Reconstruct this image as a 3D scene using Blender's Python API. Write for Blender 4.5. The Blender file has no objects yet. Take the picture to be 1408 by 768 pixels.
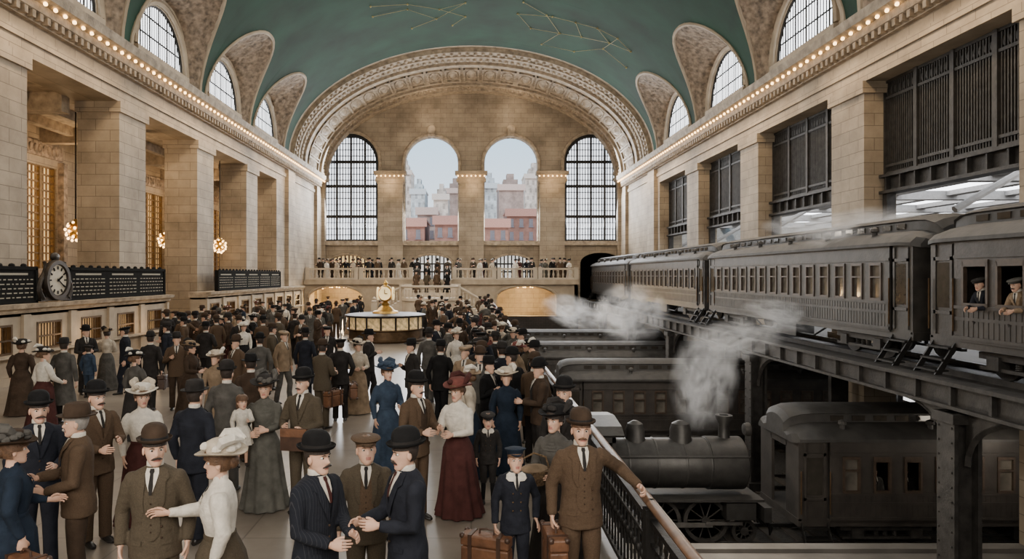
import bpy, bmesh, math, random
from mathutils import Vector as V, Matrix as Mx, noise
from mathutils.geometry import tessellate_polygon
R=random.Random(7); PI=math.pi; C=bpy.context.scene.collection
F=939.; CX=648.; CY=378.; H0=3.3; FZ=.3; RX=1.53
def px(x,Y): return (x-CX)*Y/F
def pz(y,Y): return H0+(CY-y)*Y/F
rad=math.radians
ORD=['nearest','second','third','fourth','fifth','sixth','seventh','eighth','ninth','tenth','eleventh','twelfth','thirteenth','fourteenth','farthest']
# ------------------------------------------------------------------ materials
MC={}
def nmat(name):
    m=bpy.data.materials.new(name); m.use_nodes=True
    nt=m.node_tree; b=nt.nodes['Principled BSDF']; return m,nt,b
def mat(name,col,rough=.75,metal=0,var=.15,scale=6,bump=0,bscale=None,emis=0,spec=None):
    if name in MC: return MC[name]
    m,nt,b=nmat(name); N=nt.nodes; L=nt.links
    b.inputs['Roughness'].default_value=rough; b.inputs['Metallic'].default_value=metal
    b.inputs['Base Color'].default_value=(*col,1)
    if spec is not None: b.inputs['Specular IOR Level'].default_value=spec
    tc=N.new('ShaderNodeTexCoord')
    if var>0:
        n=N.new('ShaderNodeTexNoise'); n.inputs['Scale'].default_value=scale; n.inputs['Detail'].default_value=4
        L.new(tc.outputs['Object'],n.inputs['Vector'])
        r=N.new('ShaderNodeValToRGB'); r.color_ramp.elements[0].position=.3; r.color_ramp.elements[1].position=.7
        r.color_ramp.elements[0].color=(*[c*(1-var) for c in col],1); r.color_ramp.elements[1].color=(*[min(1,c*(1+var)) for c in col],1)
        L.new(n.outputs['Fac'],r.inputs['Fac']); L.new(r.outputs['Color'],b.inputs['Base Color'])
    if bump>0:
        n2=N.new('ShaderNodeTexNoise'); n2.inputs['Scale'].default_value=bscale or scale*3; n2.inputs['Detail'].default_value=5
        L.new(tc.outputs['Object'],n2.inputs['Vector'])
        bp=N.new('ShaderNodeBump'); bp.inputs['Strength'].default_value=bump; bp.inputs['Distance'].default_value=.03
        L.new(n2.outputs['Fac'],bp.inputs['Height']); L.new(bp.outputs['Normal'],b.inputs['Normal'])
    if emis>0:
        b.inputs['Emission Color'].default_value=(*col,1); b.inputs['Emission Strength'].default_value=emis
    MC[name]=m; return m
def blockmat(name,c1,c2,mortar,bw,bh,rough=.7,floor=False,msize=.012,bump=.3):
    m,nt,b=nmat(name); N=nt.nodes; L=nt.links
    g=N.new('ShaderNodeNewGeometry'); sp=N.new('ShaderNodeSeparateXYZ'); L.new(g.outputs['Position'],sp.inputs[0])
    cb=N.new('ShaderNodeCombineXYZ')
    if floor:
        L.new(sp.outputs['X'],cb.inputs['X']); L.new(sp.outputs['Y'],cb.inputs['Y'])
    else:
        sn=N.new('ShaderNodeSeparateXYZ'); L.new(g.outputs['True Normal'],sn.inputs[0])
        ab=N.new('ShaderNodeMath'); ab.operation='ABSOLUTE'; L.new(sn.outputs['X'],ab.inputs[0])
        gt=N.new('ShaderNodeMath'); gt.operation='GREATER_THAN'; gt.inputs[1].default_value=.6; L.new(ab.outputs[0],gt.inputs[0])
        mx=N.new('ShaderNodeMix'); mx.data_type='FLOAT'; L.new(gt.outputs[0],mx.inputs[0]); L.new(sp.outputs['X'],mx.inputs[2]); L.new(sp.outputs['Y'],mx.inputs[3])
        L.new(mx.outputs[0],cb.inputs['X']); L.new(sp.outputs['Z'],cb.inputs['Y'])
    br=N.new('ShaderNodeTexBrick'); L.new(cb.outputs[0],br.inputs['Vector'])
    br.inputs['Scale'].default_value=1; br.inputs['Brick Width'].default_value=bw; br.inputs['Row Height'].default_value=bh
    br.inputs['Mortar Size'].default_value=msize; br.inputs['Color1'].default_value=(*c1,1); br.inputs['Color2'].default_value=(*c2,1); br.inputs['Mortar'].default_value=(*mortar,1)
    if floor: br.offset=0
    n=N.new('ShaderNodeTexNoise'); n.inputs['Scale'].default_value=.5; n.inputs['Detail'].default_value=8; n.inputs['Roughness'].default_value=.65; L.new(g.outputs['Position'],n.inputs['Vector'])
    r=N.new('ShaderNodeValToRGB'); r.color_ramp.elements[0].position=.32; r.color_ramp.elements[1].position=.7
    r.color_ramp.elements[0].color=(.5,.48,.46,1); r.color_ramp.elements[1].color=(1.1,1.1,1.1,1); L.new(n.outputs['Fac'],r.inputs['Fac'])
    mu=N.new('ShaderNodeMix'); mu.data_type='RGBA'; mu.blend_type='MULTIPLY'; mu.inputs[0].default_value=1
    L.new(br.outputs['Color'],mu.inputs[6]); L.new(r.outputs['Color'],mu.inputs[7]); L.new(mu.outputs[2],b.inputs['Base Color'])
    b.inputs['Roughness'].default_value=rough
    bp=N.new('ShaderNodeBump'); bp.inputs['Strength'].default_value=bump; bp.inputs['Distance'].default_value=.02; bp.invert=True
    L.new(br.outputs['Fac'],bp.inputs['Height']); L.new(bp.outputs['Normal'],b.inputs['Normal'])
    return m
M_stone=blockmat('stone_blocks',(.40,.325,.235),(.33,.27,.195),(.19,.15,.105),1.1,.42)
M_floor=blockmat('marble_floor',(.27,.235,.195),(.235,.203,.17),(.14,.118,.098),1.3,1.3,.30,True,.010,.05)
M_brick=blockmat('dark_brick',(.05,.04,.035),(.035,.03,.027),(.02,.018,.016),.4,.15,.85)
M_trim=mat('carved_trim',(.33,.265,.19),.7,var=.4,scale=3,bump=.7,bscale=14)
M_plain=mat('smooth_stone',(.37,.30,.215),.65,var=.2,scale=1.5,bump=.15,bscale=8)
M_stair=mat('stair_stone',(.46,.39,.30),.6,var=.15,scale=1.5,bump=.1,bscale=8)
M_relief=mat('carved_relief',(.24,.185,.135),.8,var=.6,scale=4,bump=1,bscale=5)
M_vault=mat('painted_vault',(.009,.043,.026),.85,var=.4,scale=.45,bump=.12,bscale=3)
M_gold=mat('gilded',(.46,.29,.08),.36,.8,var=.3,scale=9)
M_gild=mat('gilded_grille',(.20,.125,.05),.5,.6,var=.3,scale=9)
M_goldpaint=mat('gold_paint',(.50,.42,.19),.6,0,var=.1,emis=.04)  # slight emission added to the paint so the lines show
M_iron=mat('dark_iron',(.020,.019,.018),.5,.5,var=.3,scale=9,bump=.15)
M_steel=mat('riveted_steel',(.042,.039,.036),.6,.4,var=.4,scale=4,bump=.25,bscale=20)
M_pane=mat('daylight_pane',(.88,.93,1.0),.3,var=0,emis=2.6)  # glass glows in place of daylight coming through
M_paned=mat('doorway_pane',(.80,.80,.78),.3,var=0,emis=.9)  # emission stands for the light behind the doors
M_paneh=mat('lunette_pane',(.93,.96,1.0),.3,var=0,emis=4.5)  # lunette daylight is put into the glass as emission
M_panew=mat('skylight_pane',(.92,.95,1.0),.3,var=0,emis=6)  # panels emit the daylight themselves
M_warm=mat('lit_pane',(1.0,.62,.28),.4,var=.5,scale=1.5,emis=.8)
M_bulb=mat('bulb_glow',(1.0,.60,.24),.4,var=0,emis=8)
M_board=mat('board_black',(.010,.010,.0095),.9,var=.2,spec=.1)
M_letter=mat('board_lettering',(.36,.33,.27),.8,var=0,spec=.1)
M_wood=mat('varnished_wood',(.13,.07,.038),.35,var=.35,scale=7)
M_sash=mat('window_sash',(.050,.034,.024),.45,var=.3,scale=7)
M_coach=mat('coach_paint',(.030,.026,.023),.45,var=.45,scale=3,bump=.15,bscale=12)
M_coach2=mat('coach_olive',(.033,.030,.026),.5,var=.45,scale=3,bump=.15,bscale=12)
M_coach3=mat('coach_drab',(.034,.029,.025),.6,var=.4,scale=2,bump=.15,bscale=12)
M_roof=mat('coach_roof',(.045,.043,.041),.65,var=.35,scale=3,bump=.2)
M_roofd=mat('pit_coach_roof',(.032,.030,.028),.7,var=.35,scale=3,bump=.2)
M_glass=mat('coach_pane',(.11,.10,.085),.10,var=.6,scale=1.7)
M_glassd=mat('dark_pane',(.035,.031,.026),.1,var=.2)
M_loco=mat('loco_black',(.022,.021,.020),.5,.2,var=.4,scale=5,bump=.1)
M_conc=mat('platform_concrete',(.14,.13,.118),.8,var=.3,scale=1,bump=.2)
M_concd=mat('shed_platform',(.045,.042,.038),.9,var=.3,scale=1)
M_ballast=mat('ballast',(.04,.036,.032),.95,var=.5,scale=14,bump=1,bscale=30)
M_clock=mat('clock_face',(.50,.45,.35),.6,var=.1)
M_bronze=mat('bronze',(.10,.062,.032),.42,.7,var=.3)
M_dkbronze=mat('dark_bronze',(.035,.028,.022),.5,.6,var=.3)
M_clockg=mat('clock_face_lit',(1,.76,.38),.4,var=0,emis=.9)
M_poster=mat('booth_glass',(.50,.36,.18),.2,var=.95,scale=5.5,emis=.45)
M_dark=mat('tunnel_dark',(.012,.011,.01),.9,var=0)
# ------------------------------------------------------------------ mesh gatherer
class G:
    def __init__(s): s.v=[];s.f=[];s.mi=[];s.cur=0
    def add(s,vs,fs):
        b=len(s.v); s.v+=[tuple(p) for p in vs]; s.f+=[tuple(i+b for i in f) for f in fs]; s.mi+=[s.cur]*len(fs)
    def box(s,x0,x1,y0,y1,z0,z1,M=None):
        vs=[V((x,y,z)) for x in (x0,x1) for y in (y0,y1) for z in (z0,z1)]
        if M: vs=[M@p for p in vs]
        s.add(vs,[(0,1,3,2),(4,6,7,5),(0,4,5,1),(2,3,7,6),(0,2,6,4),(1,5,7,3)])
    def loft(s,rings,cap=True,closed=True,M=None):
        n=len(rings[0]); vs=[p for r in rings for p in r]
        if M: vs=[M@V(p) for p in vs]
        fs=[]
        for i in range(len(rings)-1):
            for j in range(n if closed else n-1):
                k=(j+1)%n; fs.append((i*n+j,i*n+k,(i+1)*n+k,(i+1)*n+j))
        if cap and closed:
            fs.append(tuple(range(n))[::-1]); fs.append(tuple((len(rings)-1)*n+j for j in range(n)))
        s.add(vs,fs)
    def tube(s,pts,rads,n=8,cap=True,sq=1,M=None,up=None):
        pts=[V(p) for p in pts]
        if not hasattr(rads,'__len__'): rads=[rads]*len(pts)
        rings=[]; u=None
        for i,p in enumerate(pts):
            d=(pts[min(i+1,len(pts)-1)]-pts[max(i-1,0)])
            d=d.normalized() if d.length>1e-9 else V((0,0,1))
            if u is None:
                u=V(up) if up else (V((1,0,0)) if abs(d.x)<.8 else V((0,1,0)))
            u=(u-d*u.dot(d)).normalized(); w=d.cross(u); r=rads[i]
            rings.append([p+u*(r*math.cos(2*PI*j/n))+w*(r*sq*math.sin(2*PI*j/n)) for j in range(n)])
        s.loft(rings,cap,True,M)
    def lathe(s,prof,c=(0,0,0),n=24,sx=1,sy=1,M=None,wave=0):
        rings=[]
        for r,z in prof:
            rings.append([V((c[0]+r*sx*math.cos(2*PI*j/n),c[1]+r*sy*math.sin(2*PI*j/n),c[2]+z+(wave*r/.2*math.cos(4*PI*j/n+.6) if r>.1 else 0))) for j in range(n)])
        s.loft(rings,True,True,M)
    def sph(s,c,r,n=12,m=8,M=None):
        if not hasattr(r,'__len__'): r=(r,r,r)
        rings=[]
        for i in range(m+1):
            a=-PI/2+PI*i/m; q=max(math.cos(a),.02)
            rings.append([V((c[0]+r[0]*q*math.cos(2*PI*j/n),c[1]+r[1]*q*math.sin(2*PI*j/n),c[2]+r[2]*math.sin(a))) for j in range(n)])
        s.loft(rings,True,True,M)
    def slab(s,outline,holes,T,th):
        loops=[outline]+holes; flat=[p for l in loops for p in l]
        tris=tessellate_polygon([[V((p[0],p[1],0)) for p in l] for l in loops]); n=len(flat)
        vs=[T(p[0],p[1],0) for p in flat]+[T(p[0],p[1],th) for p in flat]
        fs=[tuple(t) for t in tris]+[tuple(i+n for i in t[::-1]) for t in tris]
        b=0
        for l in loops:
            k=len(l)
            for j in range(k): a,c=b+j,b+(j+1)%k; fs.append((a,c,c+n,a+n))
            b+=k
        s.add(vs,fs)
    def prism(s,prof,y0,y1,ax='y'):
        f=(lambda p,y:V((p[0],y,p[1]))) if ax=='y' else (lambda p,y:V((y,p[0],p[1])))
        s.loft([[f(p,y0) for p in prof],[f(p,y1) for p in prof]])
    def build(s,name,mats,parent=None,smooth=True,ang=38):
        me=bpy.data.meshes.new(name); me.from_pydata(s.v,[],s.f)
        if not isinstance(mats,(list,tuple)): mats=[mats]
        for m in mats: me.materials.append(m)
        if len(mats)>1: me.polygons.foreach_set('material_index',s.mi)
        bm=bmesh.new(); bm.from_mesh(me); bmesh.ops.recalc_face_normals(bm,faces=bm.faces); bm.to_mesh(me); bm.free()
        if smooth:
            me.polygons.foreach_set('use_smooth',[True]*len(me.polygons)); me.set_sharp_from_angle(angle=rad(ang))
        return link(name,me,parent)
KIDS={}
def link(name,me,parent=None):
    o=bpy.data.objects.new(name,me); C.objects.link(o)
    if parent: o.parent=parent; KIDS.setdefault(parent.name,[]).append(o)
    return o
def tag(o,label=None,cat=None,group=None,kind=None):
    if label:o['label']=label
    if cat:o['category']=cat
    if group:o['group']=group
    if kind:o['kind']=kind
    return o
def thing(name,label,cat,loc=(0,0,0),rz=0,group=None,sc=1,kind=None):
    o=bpy.data.objects.new(name,None); C.objects.link(o); o.empty_display_size=.1
    o.location=loc; o.rotation_euler=(0,0,rz); o.scale=(sc,sc,sc); return tag(o,label,cat,group,kind)
def dup(root):
    r=root.copy(); C.objects.link(r)
    for ch in KIDS.get(root.name,[]):
        c=ch.copy(); C.objects.link(c); c.parent=r; KIDS.setdefault(r.name,[]).append(c)
        for g in KIDS.get(ch.name,[]):
            d=g.copy(); C.objects.link(d); d.parent=c; KIDS.setdefault(c.name,[]).append(d)
    return r
def cpart(o,parent,loc=(0,0,0),rz=0):
    c=o.copy(); C.objects.link(c); c.parent=parent; c.location=loc; c.rotation_euler=(0,0,rz); KIDS.setdefault(parent.name,[]).append(c)
    for g in KIDS.get(o.name,[]):
        d=g.copy(); C.objects.link(d); d.parent=c; KIDS.setdefault(c.name,[]).append(d)
    return c
def struct(name,g,m,smooth=False,label=None,cat=None,parent=None,ang=38):
    o=g.build(name,m,parent,smooth,ang)
    if not parent: tag(o,label or name.replace('_',' '),cat or name.split('_')[0].split('.')[0],None,'structure')
    return o
# ------------------------------------------------------------------ room constants
A=13.4; ZS=11.9; B=8.2; YA=50.; YB=60.5; PIT=-4.2; YF=-4.
LC=[15.2,22.7,30.2,37.7,45.2]; RC=[19.7,28.2,36.7,45.2]; LHW=3.4; RHW=3.75
def zo(u,h=4.6): return ZS+h*(max(0,1-abs(u)**2.3))**(1/2.3)
def tmin(y,cs,hw):
    for c in cs:
        u=(y-c)/hw
        if abs(u)<1: return math.asin((zo(u)-ZS)/B)
    return 0
def vp(t,Y,ins=0): return V((-(A-ins)*math.cos(t),Y,ZS+(B-ins)*math.sin(t)))
g=G(); g.box(-19.8,RX+.2,YF,YB,PIT,FZ); struct('floor',g,M_floor,label='polished stone concourse floor')
g=G(); g.box(RX+.2,26,YF,YB,PIT-.4,PIT); struct('floor.001',g,M_ballast,label='dark ballasted floor of the track pit',cat='floor')
g=G(); g.box(RX+.21,15.5,2,16.6,PIT,PIT+.85); g.box(RX+.21,15.5,16.35,16.7,PIT+.85,PIT+.95); struct('floor_platform',g,M_conc,label='grey concrete lower platform beside the pit tracks',cat='platform')
g=G(); g.box(-20,46,YF-.5,YF,PIT,21); struct('wall_front',g,M_stone,label='plain stone wall behind the viewer',cat='wall')
ys=set([YF+i*.75 for i in range(72)]+[YA])
for cs,hw in ((LC,LHW),(RC,RHW)):
    for c in cs:
        for k in range(25):
            y=c+hw*math.cos(PI*k/24)
            if YF<y<YA: ys.add(y)
ys=sorted(ys); rings=[]
for y in ys:
    a=tmin(y,LC,LHW); b=PI-tmin(y,RC,RHW)
    rings.append([vp(a+(b-a)*k/56,y) for k in range(57)])
g=G(); g.loft(rings,False,False); struct('ceiling',g,M_vault,True,'green barrel vault painted with gold constellations',ang=80)
def vhit(x,y):
    dx,dz=(x-CX)/F,(CY-y)/F
    aa=(dx/A)**2+(dz/B)**2; bb=2*dz*(H0-ZS)/B**2; cc=((H0-ZS)/B)**2-1
    Y=(-bb+math.sqrt(bb*bb-4*aa*cc))/(2*aa); return V((dx*Y*.996,Y,H0+dz*Y-.05))
con=[[(509,8),(560,5),(604,12),(640,3),(600,25),(560,12)],[(560,12),(512,22)],[(600,25),(566,38)],[(604,12),(640,22),(622,34)],
     [(712,18),(760,22),(792,30),(822,38),(850,52),(868,70)],[(720,2),(752,20),(770,45),(800,50),(838,58)],[(770,45),(745,60),(790,70),(830,66),(862,92)],[(792,30),(800,50)],[(830,66),(850,52)],[(712,18),(730,38),(770,45)],[(822,38),(838,58),(868,70)]]
g=G()
for pl in con:
    P=[vhit(*p) for p in pl]; g.tube(P,.013,4)
    for p in P: g.sph(p,.065,6,4)
tag(g.build('constellation_painting',M_goldpaint),'thin gold constellation lines and stars painted on the green vault','painting')
wn=[0]
def arc(c,z,r,n=16,a0=0,a1=PI): return [(c+r*math.cos(a0+(a1-a0)*k/n),z+r*math.sin(a0+(a1-a0)*k/n)) for k in range(n+1)]
def lunette(side,yc,hw):
    X=side*(A+.3); zb=12.75; r=2.3*hw/3.4; n=24
    inn=[]; out=[]
    for k in range(n+1):
        u=math.cos(PI*k/n); inn.append(V((X,yc+(hw-.65)*u,ZS-.2+(3.75)*(max(0,1-abs(u)**2.6))**(1/2.6))))
        z=zo(u); t=math.asin(min(1,(z-ZS)/B)); out.append(V((side*A*math.cos(t),yc+hw*u,z)))
    rings=[]
    for j in range(17):
        f=j/16; row=[]
        for k in range(n*3+1):
            kk=k/3; i0=int(kk); i1=min(n,i0+1); w=kk-i0
            a=inn[i0].lerp(inn[i1],w); b=out[i0].lerp(out[i1],w); p=a.lerp(b,f)
            if 0<j<16:
                d=.16*abs(noise.noise(p*2.2))+.12*abs(noise.noise(p*5)); p=p+V((0,(yc-p.y)*.05*d*5,-d))
            row.append(p)
        rings.append(row)
    g=G(); g.loft(rings,False,False)
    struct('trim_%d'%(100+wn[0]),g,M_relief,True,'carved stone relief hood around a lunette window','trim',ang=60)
    g=G(); g.tube(out,.11,6); g.tube([p+V((-side*.02,0,0)) for p in inn],.09,6)
    struct('trim_%d'%(200+wn[0]),g,M_plain,True,'moulded stone rib edging a lunette window hood','trim')
    win=arc(yc,zb,r)
    g=G(); g.slab([(p.y,p.z) for p in inn],[win],lambda u,v,d:V((X+side*d,u,v)),.3)
    struct('wall_lunette_%d'%wn[0],g,M_plain,label='pale wall around a lunette window',cat='wall')
    wn[0]+=1
    cs=LC if side<0 else RC; idx=len(cs)-1-cs.index(yc)
    w=thing('window_%d'%wn[0],'arched lunette window high on the %s wall, %s'%('left' if side<0 else 'right',['next to the great arch','second from the great arch','third from the great arch','fourth from the great arch','fifth from the great arch'][idx]),'window',kind='structure')
    g=G(); g.slab(win,[],lambda u,v,d:V((X+side*(.14+d),u,v)),.03); g.build('pane',M_paneh,w,False)
    g=G()
    P=[V((X+side*.12,a,b)) for a,b in arc(yc,zb,r)]; g.tube(P,.08,5)
    g.box(X+side*.1,X+side*.14,yc-r,yc+r,zb-.08,zb+.08)
    for k in range(-10,11):
        y=yc+k*r/11; h=math.sqrt(r*r-(y-yc)**2); wd=.06 if k%4==0 else .034; g.box(X+side*.12,X+side*.135,y-wd,y+wd,zb,zb+h)
    for z in (.8,1.6): hw_=math.sqrt(max(0,r*r-z*z)); g.box(X+side*.12,X+side*.135,yc-hw_,yc+hw_,zb+z-.035,zb+z+.035)
    g.build('mullion_grid',M_iron,w,False)
    g=G(); P=[V((X-side*.05,a,b)) for a,b in arc(yc,zb,r+.16)]; g.tube(P,.13,6); g.box(X-side*.2,X,yc-r-.2,yc+r+.2,zb-.35,zb-.05); g.build('surround',M_plain,w)
for c in LC: lunette(-1,c,LHW)
for c in RC: lunette(1,c,RHW)
for side,nm in ((-1,'left'),(1,'right')):
    s=side
    g=G(); g.box(min(s*A,s*15),max(s*A,s*15),YF,YB,9.9,11.95)
    g.box(min(s*(A-.08),s*A),max(s*(A-.08),s*A),YF,YB,10.35,10.6)
    if s<0: g.box(-15,-A,YF,4,0,9.9)
    struct('wall_%s'%nm,g,M_stone,label='stone entablature above the %s piers'%nm,cat='wall')
    prof=[(s*A,10.95),(s*(A-.18),10.95),(s*(A-.22),11.15),(s*(A-.42),11.22),(s*(A-.46),11.45),(s*(A-.78),11.55),(s*(A-.85),11.85),(s*A,12.1)]
    g=G(); g.prism(prof,YF,YB)
    y=6.2
    while y<YB: g.box(min(s*(A-.4),s*(A-.2)),max(s*(A-.4),s*(A-.2)),y,y+.16,10.98,11.2); y+=.36
    struct('trim_%d'%(1 if s<0 else 2),g,M_trim,label='moulded dentil cornice along the %s wall'%nm,cat='cornice')
g=G(); g.sph((0,0,0),.065,8,6); bulb0=g.build('light_bulb',M_bulb); bfirst=[True]
def bulb(p,label,group):
    if bfirst[0]: o=bulb0; bfirst[0]=False
    else: o=bulb0.copy(); C.objects.link(o)
    o.location=p; tag(o,label,'light bulb',group)
for s in (-1,1):
    y=12.
    while y<60:
        bulb((s*(A-.62),y,11.43),'small glowing round bulb under the %s cornice'%('left' if s<0 else 'right'),'cornice bulbs on the %s'%('left' if s<0 else 'right')); y+=.5
def pier(s,y0,y1,dep,label):
    g=G(); a,b=sorted((s*A,s*(A+dep)))
    g.box(a,b,y0,y1,PIT if s>0 else 0,9.9)
    a,b=sorted((s*(A-.1),s*(A+dep+.05))); g.box(a,b,y0-.1,y1+.1,9.5,9.9); g.box(a,b,y0-.1,y1+.1,0 if s<0 else .9,.8 if s<0 else 1.2)
    struct('pillar',g,M_stone,label=label,cat='pillar')
for i,y in enumerate((11.1,18.5,26,33.4,40.7)): pier(-1,y,y+2.1,1.6,'square limestone pier of the left arcade, %s'%ORD[i])
for i,y in enumerate((14.6,23.3,31.9,40.3)): pier(1,y,y+2.1,1.1,'square limestone pier of the right arcade, %s'%ORD[i])
for s in (-1,1):
    a,b=sorted((s*A,s*15)); g=G(); g.box(a,b,47 if s<0 else 48.6,YB,PIT,9.9)
    a,b=sorted((s*(A-.25),s*A)); g.box(a,b,49.2,51,0,10.9); g.box(a,b,58.3,60,0,10.9)
    struct('wall_%s_end'%('left' if s<0 else 'right'),g,M_stone,label='solid stone end of the %s wall'%('left' if s<0 else 'right'),cat='wall')
AX=-19.6
g=G()
wins=[(30.7,3.2),(42.0,3.0),(52.3,3.0),(21,3)]
g.slab([(YF,0),(YB,0),(YB,10.2),(YF,10.2)],[[(c-w/2,3.6),(c+w/2,3.6),(c+w/2,8.3),(c-w/2,8.3)] for c,w in wins],lambda u,v,d:V((AX-d,u,v)),.5)
struct('wall_aisle',g,M_stone,label='outer stone wall of the left aisle',cat='wall')
g=G(); g.box(AX,-15,YF,YB,10.0,10.3)
for k in range(9): g.box(AX,-15,7+k*6.0,7.5+k*6.0,9.3,10)
for xx in (-16.4,-18.2): g.box(xx-.15,xx+.15,YF,YB,9.6,10)
struct('ceiling_aisle',g,M_trim,label='coffered beam ceiling of the left aisle',cat='ceiling')
g=G(); 
for c,w in wins:
    g.box(AX,AX+.12,c-w/2-.3,c+w/2+.3,8.7,9.35)
    for k in range(10): g.sph((AX+.13,c-w/2+.1+k*w/10*1.02,9.02),(.07,.13,.2),8,5)
    g.box(AX,AX+.3,c-w/2-.35,c-w/2-.05,3.2,8.6); g.box(AX,AX+.3,c+w/2+.05,c+w/2+.35,3.2,8.6); g.box(AX,AX+.4,c-w/2-.4,c+w/2+.4,3.2,3.55)
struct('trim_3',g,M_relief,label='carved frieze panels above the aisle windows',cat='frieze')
for c,w in wins:
    wn[0]+=1; t=thing('window_%d'%wn[0],'tall gilded grille window in the left aisle, %s'%({30.7:'largest seen between near piers',42.0:'seen beside the second pier',52.3:'seen farthest along',21:'nearest'}[c]),'window',kind='structure')
    g=G(); g.box(AX-.3,AX-.27,c-w/2,c+w/2,3.6,8.3); g.build('pane',M_warm,t,False)
    g=G()
    for k in range(13): y=c-w/2+k*w/12; g.box(AX-.2,AX-.14,y-.03,y+.03,3.6,8.3)
    for k in range(14): z=3.6+k*4.7/13; g.box(AX-.22,AX-.12,c-w/2,c+w/2,z-.035,z+.035)
    for y in (c-w/2,c-w/6,c+w/6,c+w/2): g.box(AX-.26,AX-.08,y-.09,y+.09,3.6,8.3)
    g.build('gilded_grille',M_gild,t,False)
# arch and end wall
def ell(a,b,n=48): return [(-a*math.cos(PI*k/n),ZS+b*math.sin(PI*k/n)) for k in range(n+1)]
steps=[(0,YA,YA+.5),(.3,YA+.5,YA+1.3),(.42,YA+1.3,YA+2.6),(.62,YA+2.6,YA+3.2),(.5,YA+3.2,YB-2.6),(.7,YB-2.6,YB-2.1),(.55,YB-2.1,YB-1),(.75,YB-1,YB)]
rings=[]
for ins,y0,y1 in steps:
    for y in (y0,y1): rings.append([V((x,y,z)) for x,z in ell(A-ins,B-ins,64)])
g=G(); g.loft(rings,False,False)
def soff(t,Y,ins): return V((-(A-ins)*math.cos(t),Y,ZS+(B-ins)*math.sin(t)))
for k in range(27):
    t=PI*(k+.5)/27; p=soff(t,(YA+YB)/2+.2,.5); nrm=V((math.cos(t)*B,0,-math.sin(t)*A)).normalized(); tg=V((0,1,0)).cross(nrm).normalized()
    M=Mx(((tg.x,0,nrm.x,p.x),(tg.y,1,nrm.y,p.y),(tg.z,0,nrm.z,p.z),(0,0,0,1)))
    for (x0,x1,y0,y1) in ((-.62,.62,-1.7,-1.55),(-.62,.62,1.55,1.7),(-.62,-.5,-1.7,1.7),(.5,.62,-1.7,1.7)): g.box(x0,x1,y0,y1,0,.14,M)
    g.lathe([(.46,0),(.46,.06),(.36,.12),(.3,.05),(.2,.14),(.05,.22)],(0,0,0),10,1,2.6,M)
for Yc,ins,m in ((YA+.9,.3,70),(YA+1.95,.42,84),(YB-1.5,.55,84)):
    for k in range(m):
        t=PI*(k+.5)/m; p=soff(t,Yc,ins+.02); g.sph(p,(.16,.3,.16),6,4)
struct('trim_4',g,M_trim,True,'great coffered arch framing the end wall','arch')
g=G(); g.slab(ell(A+.9,B+.9,48)+[(A+.9,ZS-1)]+[(A,ZS-1)]+ell(A,B,48)[::-1]+[(-A,ZS-1),(-A-.9,ZS-1)],[],lambda u,v,d:V((u,YA+.02+d,v)),.4); struct('trim_5',g,M_plain,label='outer edge of the great arch',cat='arch')
BW=[(-10.7,2.5,6.33,13.35,1),(-3.51,2.36,6.33,13.2,0),(3.51,2.36,6.33,13.2,0),(10.65,2.45,6.33,13.35,1)]
def archhole(c,r,z0,zs,n=16): return [(c-r,z0),(c+r,z0)]+arc(c,zs,r,n)
doors=[(-10.9,1.75,2.96,4.3,0),(-3.5,1.75,2.96,4.3,0),(3.6,1.65,2.96,4.3,0)]
def segarc(c,hw,z0,zs,rise,n=10): return [(c-hw,z0),(c+hw,z0)]+[(c+hw*math.cos(PI*k/n),zs+rise*math.sin(PI*k/n)) for k in range(n+1)]
holes=[archhole(c,r,z0,zs) for c,r,z0,zs,_ in BW]+[segarc(c,r,z0,zs,.75) for c,r,z0,zs,_ in doors]+[segarc(11.5,1.85,1.1,4.4,.9)]
g=G(); g.slab([(A,PIT)]+[(x,z) for x,z in ell(A,B-.4,48)[::-1]]+[(-A,PIT)],holes,lambda u,v,d:V((u,YB+d,v)),.9)
struct('wall_back',g,M_stone,label='end wall with four great arched openings',cat='wall')
g=G(); g.box(9.2,9.5,YB+.95,YB+12,.8,5.7); g.box(13.5,13.8,YB+.95,YB+12,.8,5.7); g.box(9.2,13.8,YB+.95,YB+12,5.6,5.9); g.box(9.2,13.8,YB+11.7,YB+12,.8,5.7); g.box(9.2,13.8,YB+.95,YB+12,.6,1.0)
struct('wall_tunnel',g,M_dark,label='dark tunnel beyond the end wall',cat='tunnel')  # near-black box added so the opening reads dark, without bright sky
g=G()
for c,r,z0,zs,gl in BW:
    P=[V((c+r+.12,YB-.05,z0))]+[V((a,YB-.05,b)) for a,b in arc(c,zs,r+.12,20)]+[V((c-r-.12,YB-.05,z0))]; g.tube(P,.16,6)
    g.box(c-r-.3,c+r+.3,YB-.45,YB,z0-.4,z0-.02)
    g.box(c-.3,c+.3,YB-.5,YB,zs+r-.05,zs+r+.75); g.sph((c,YB-.5,zs+r+.55),(.42,.25,.4),10,6)
struct('trim_6',g,M_trim,label='moulded archivolts, sills and keystones of the end wall',cat='trim')
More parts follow.
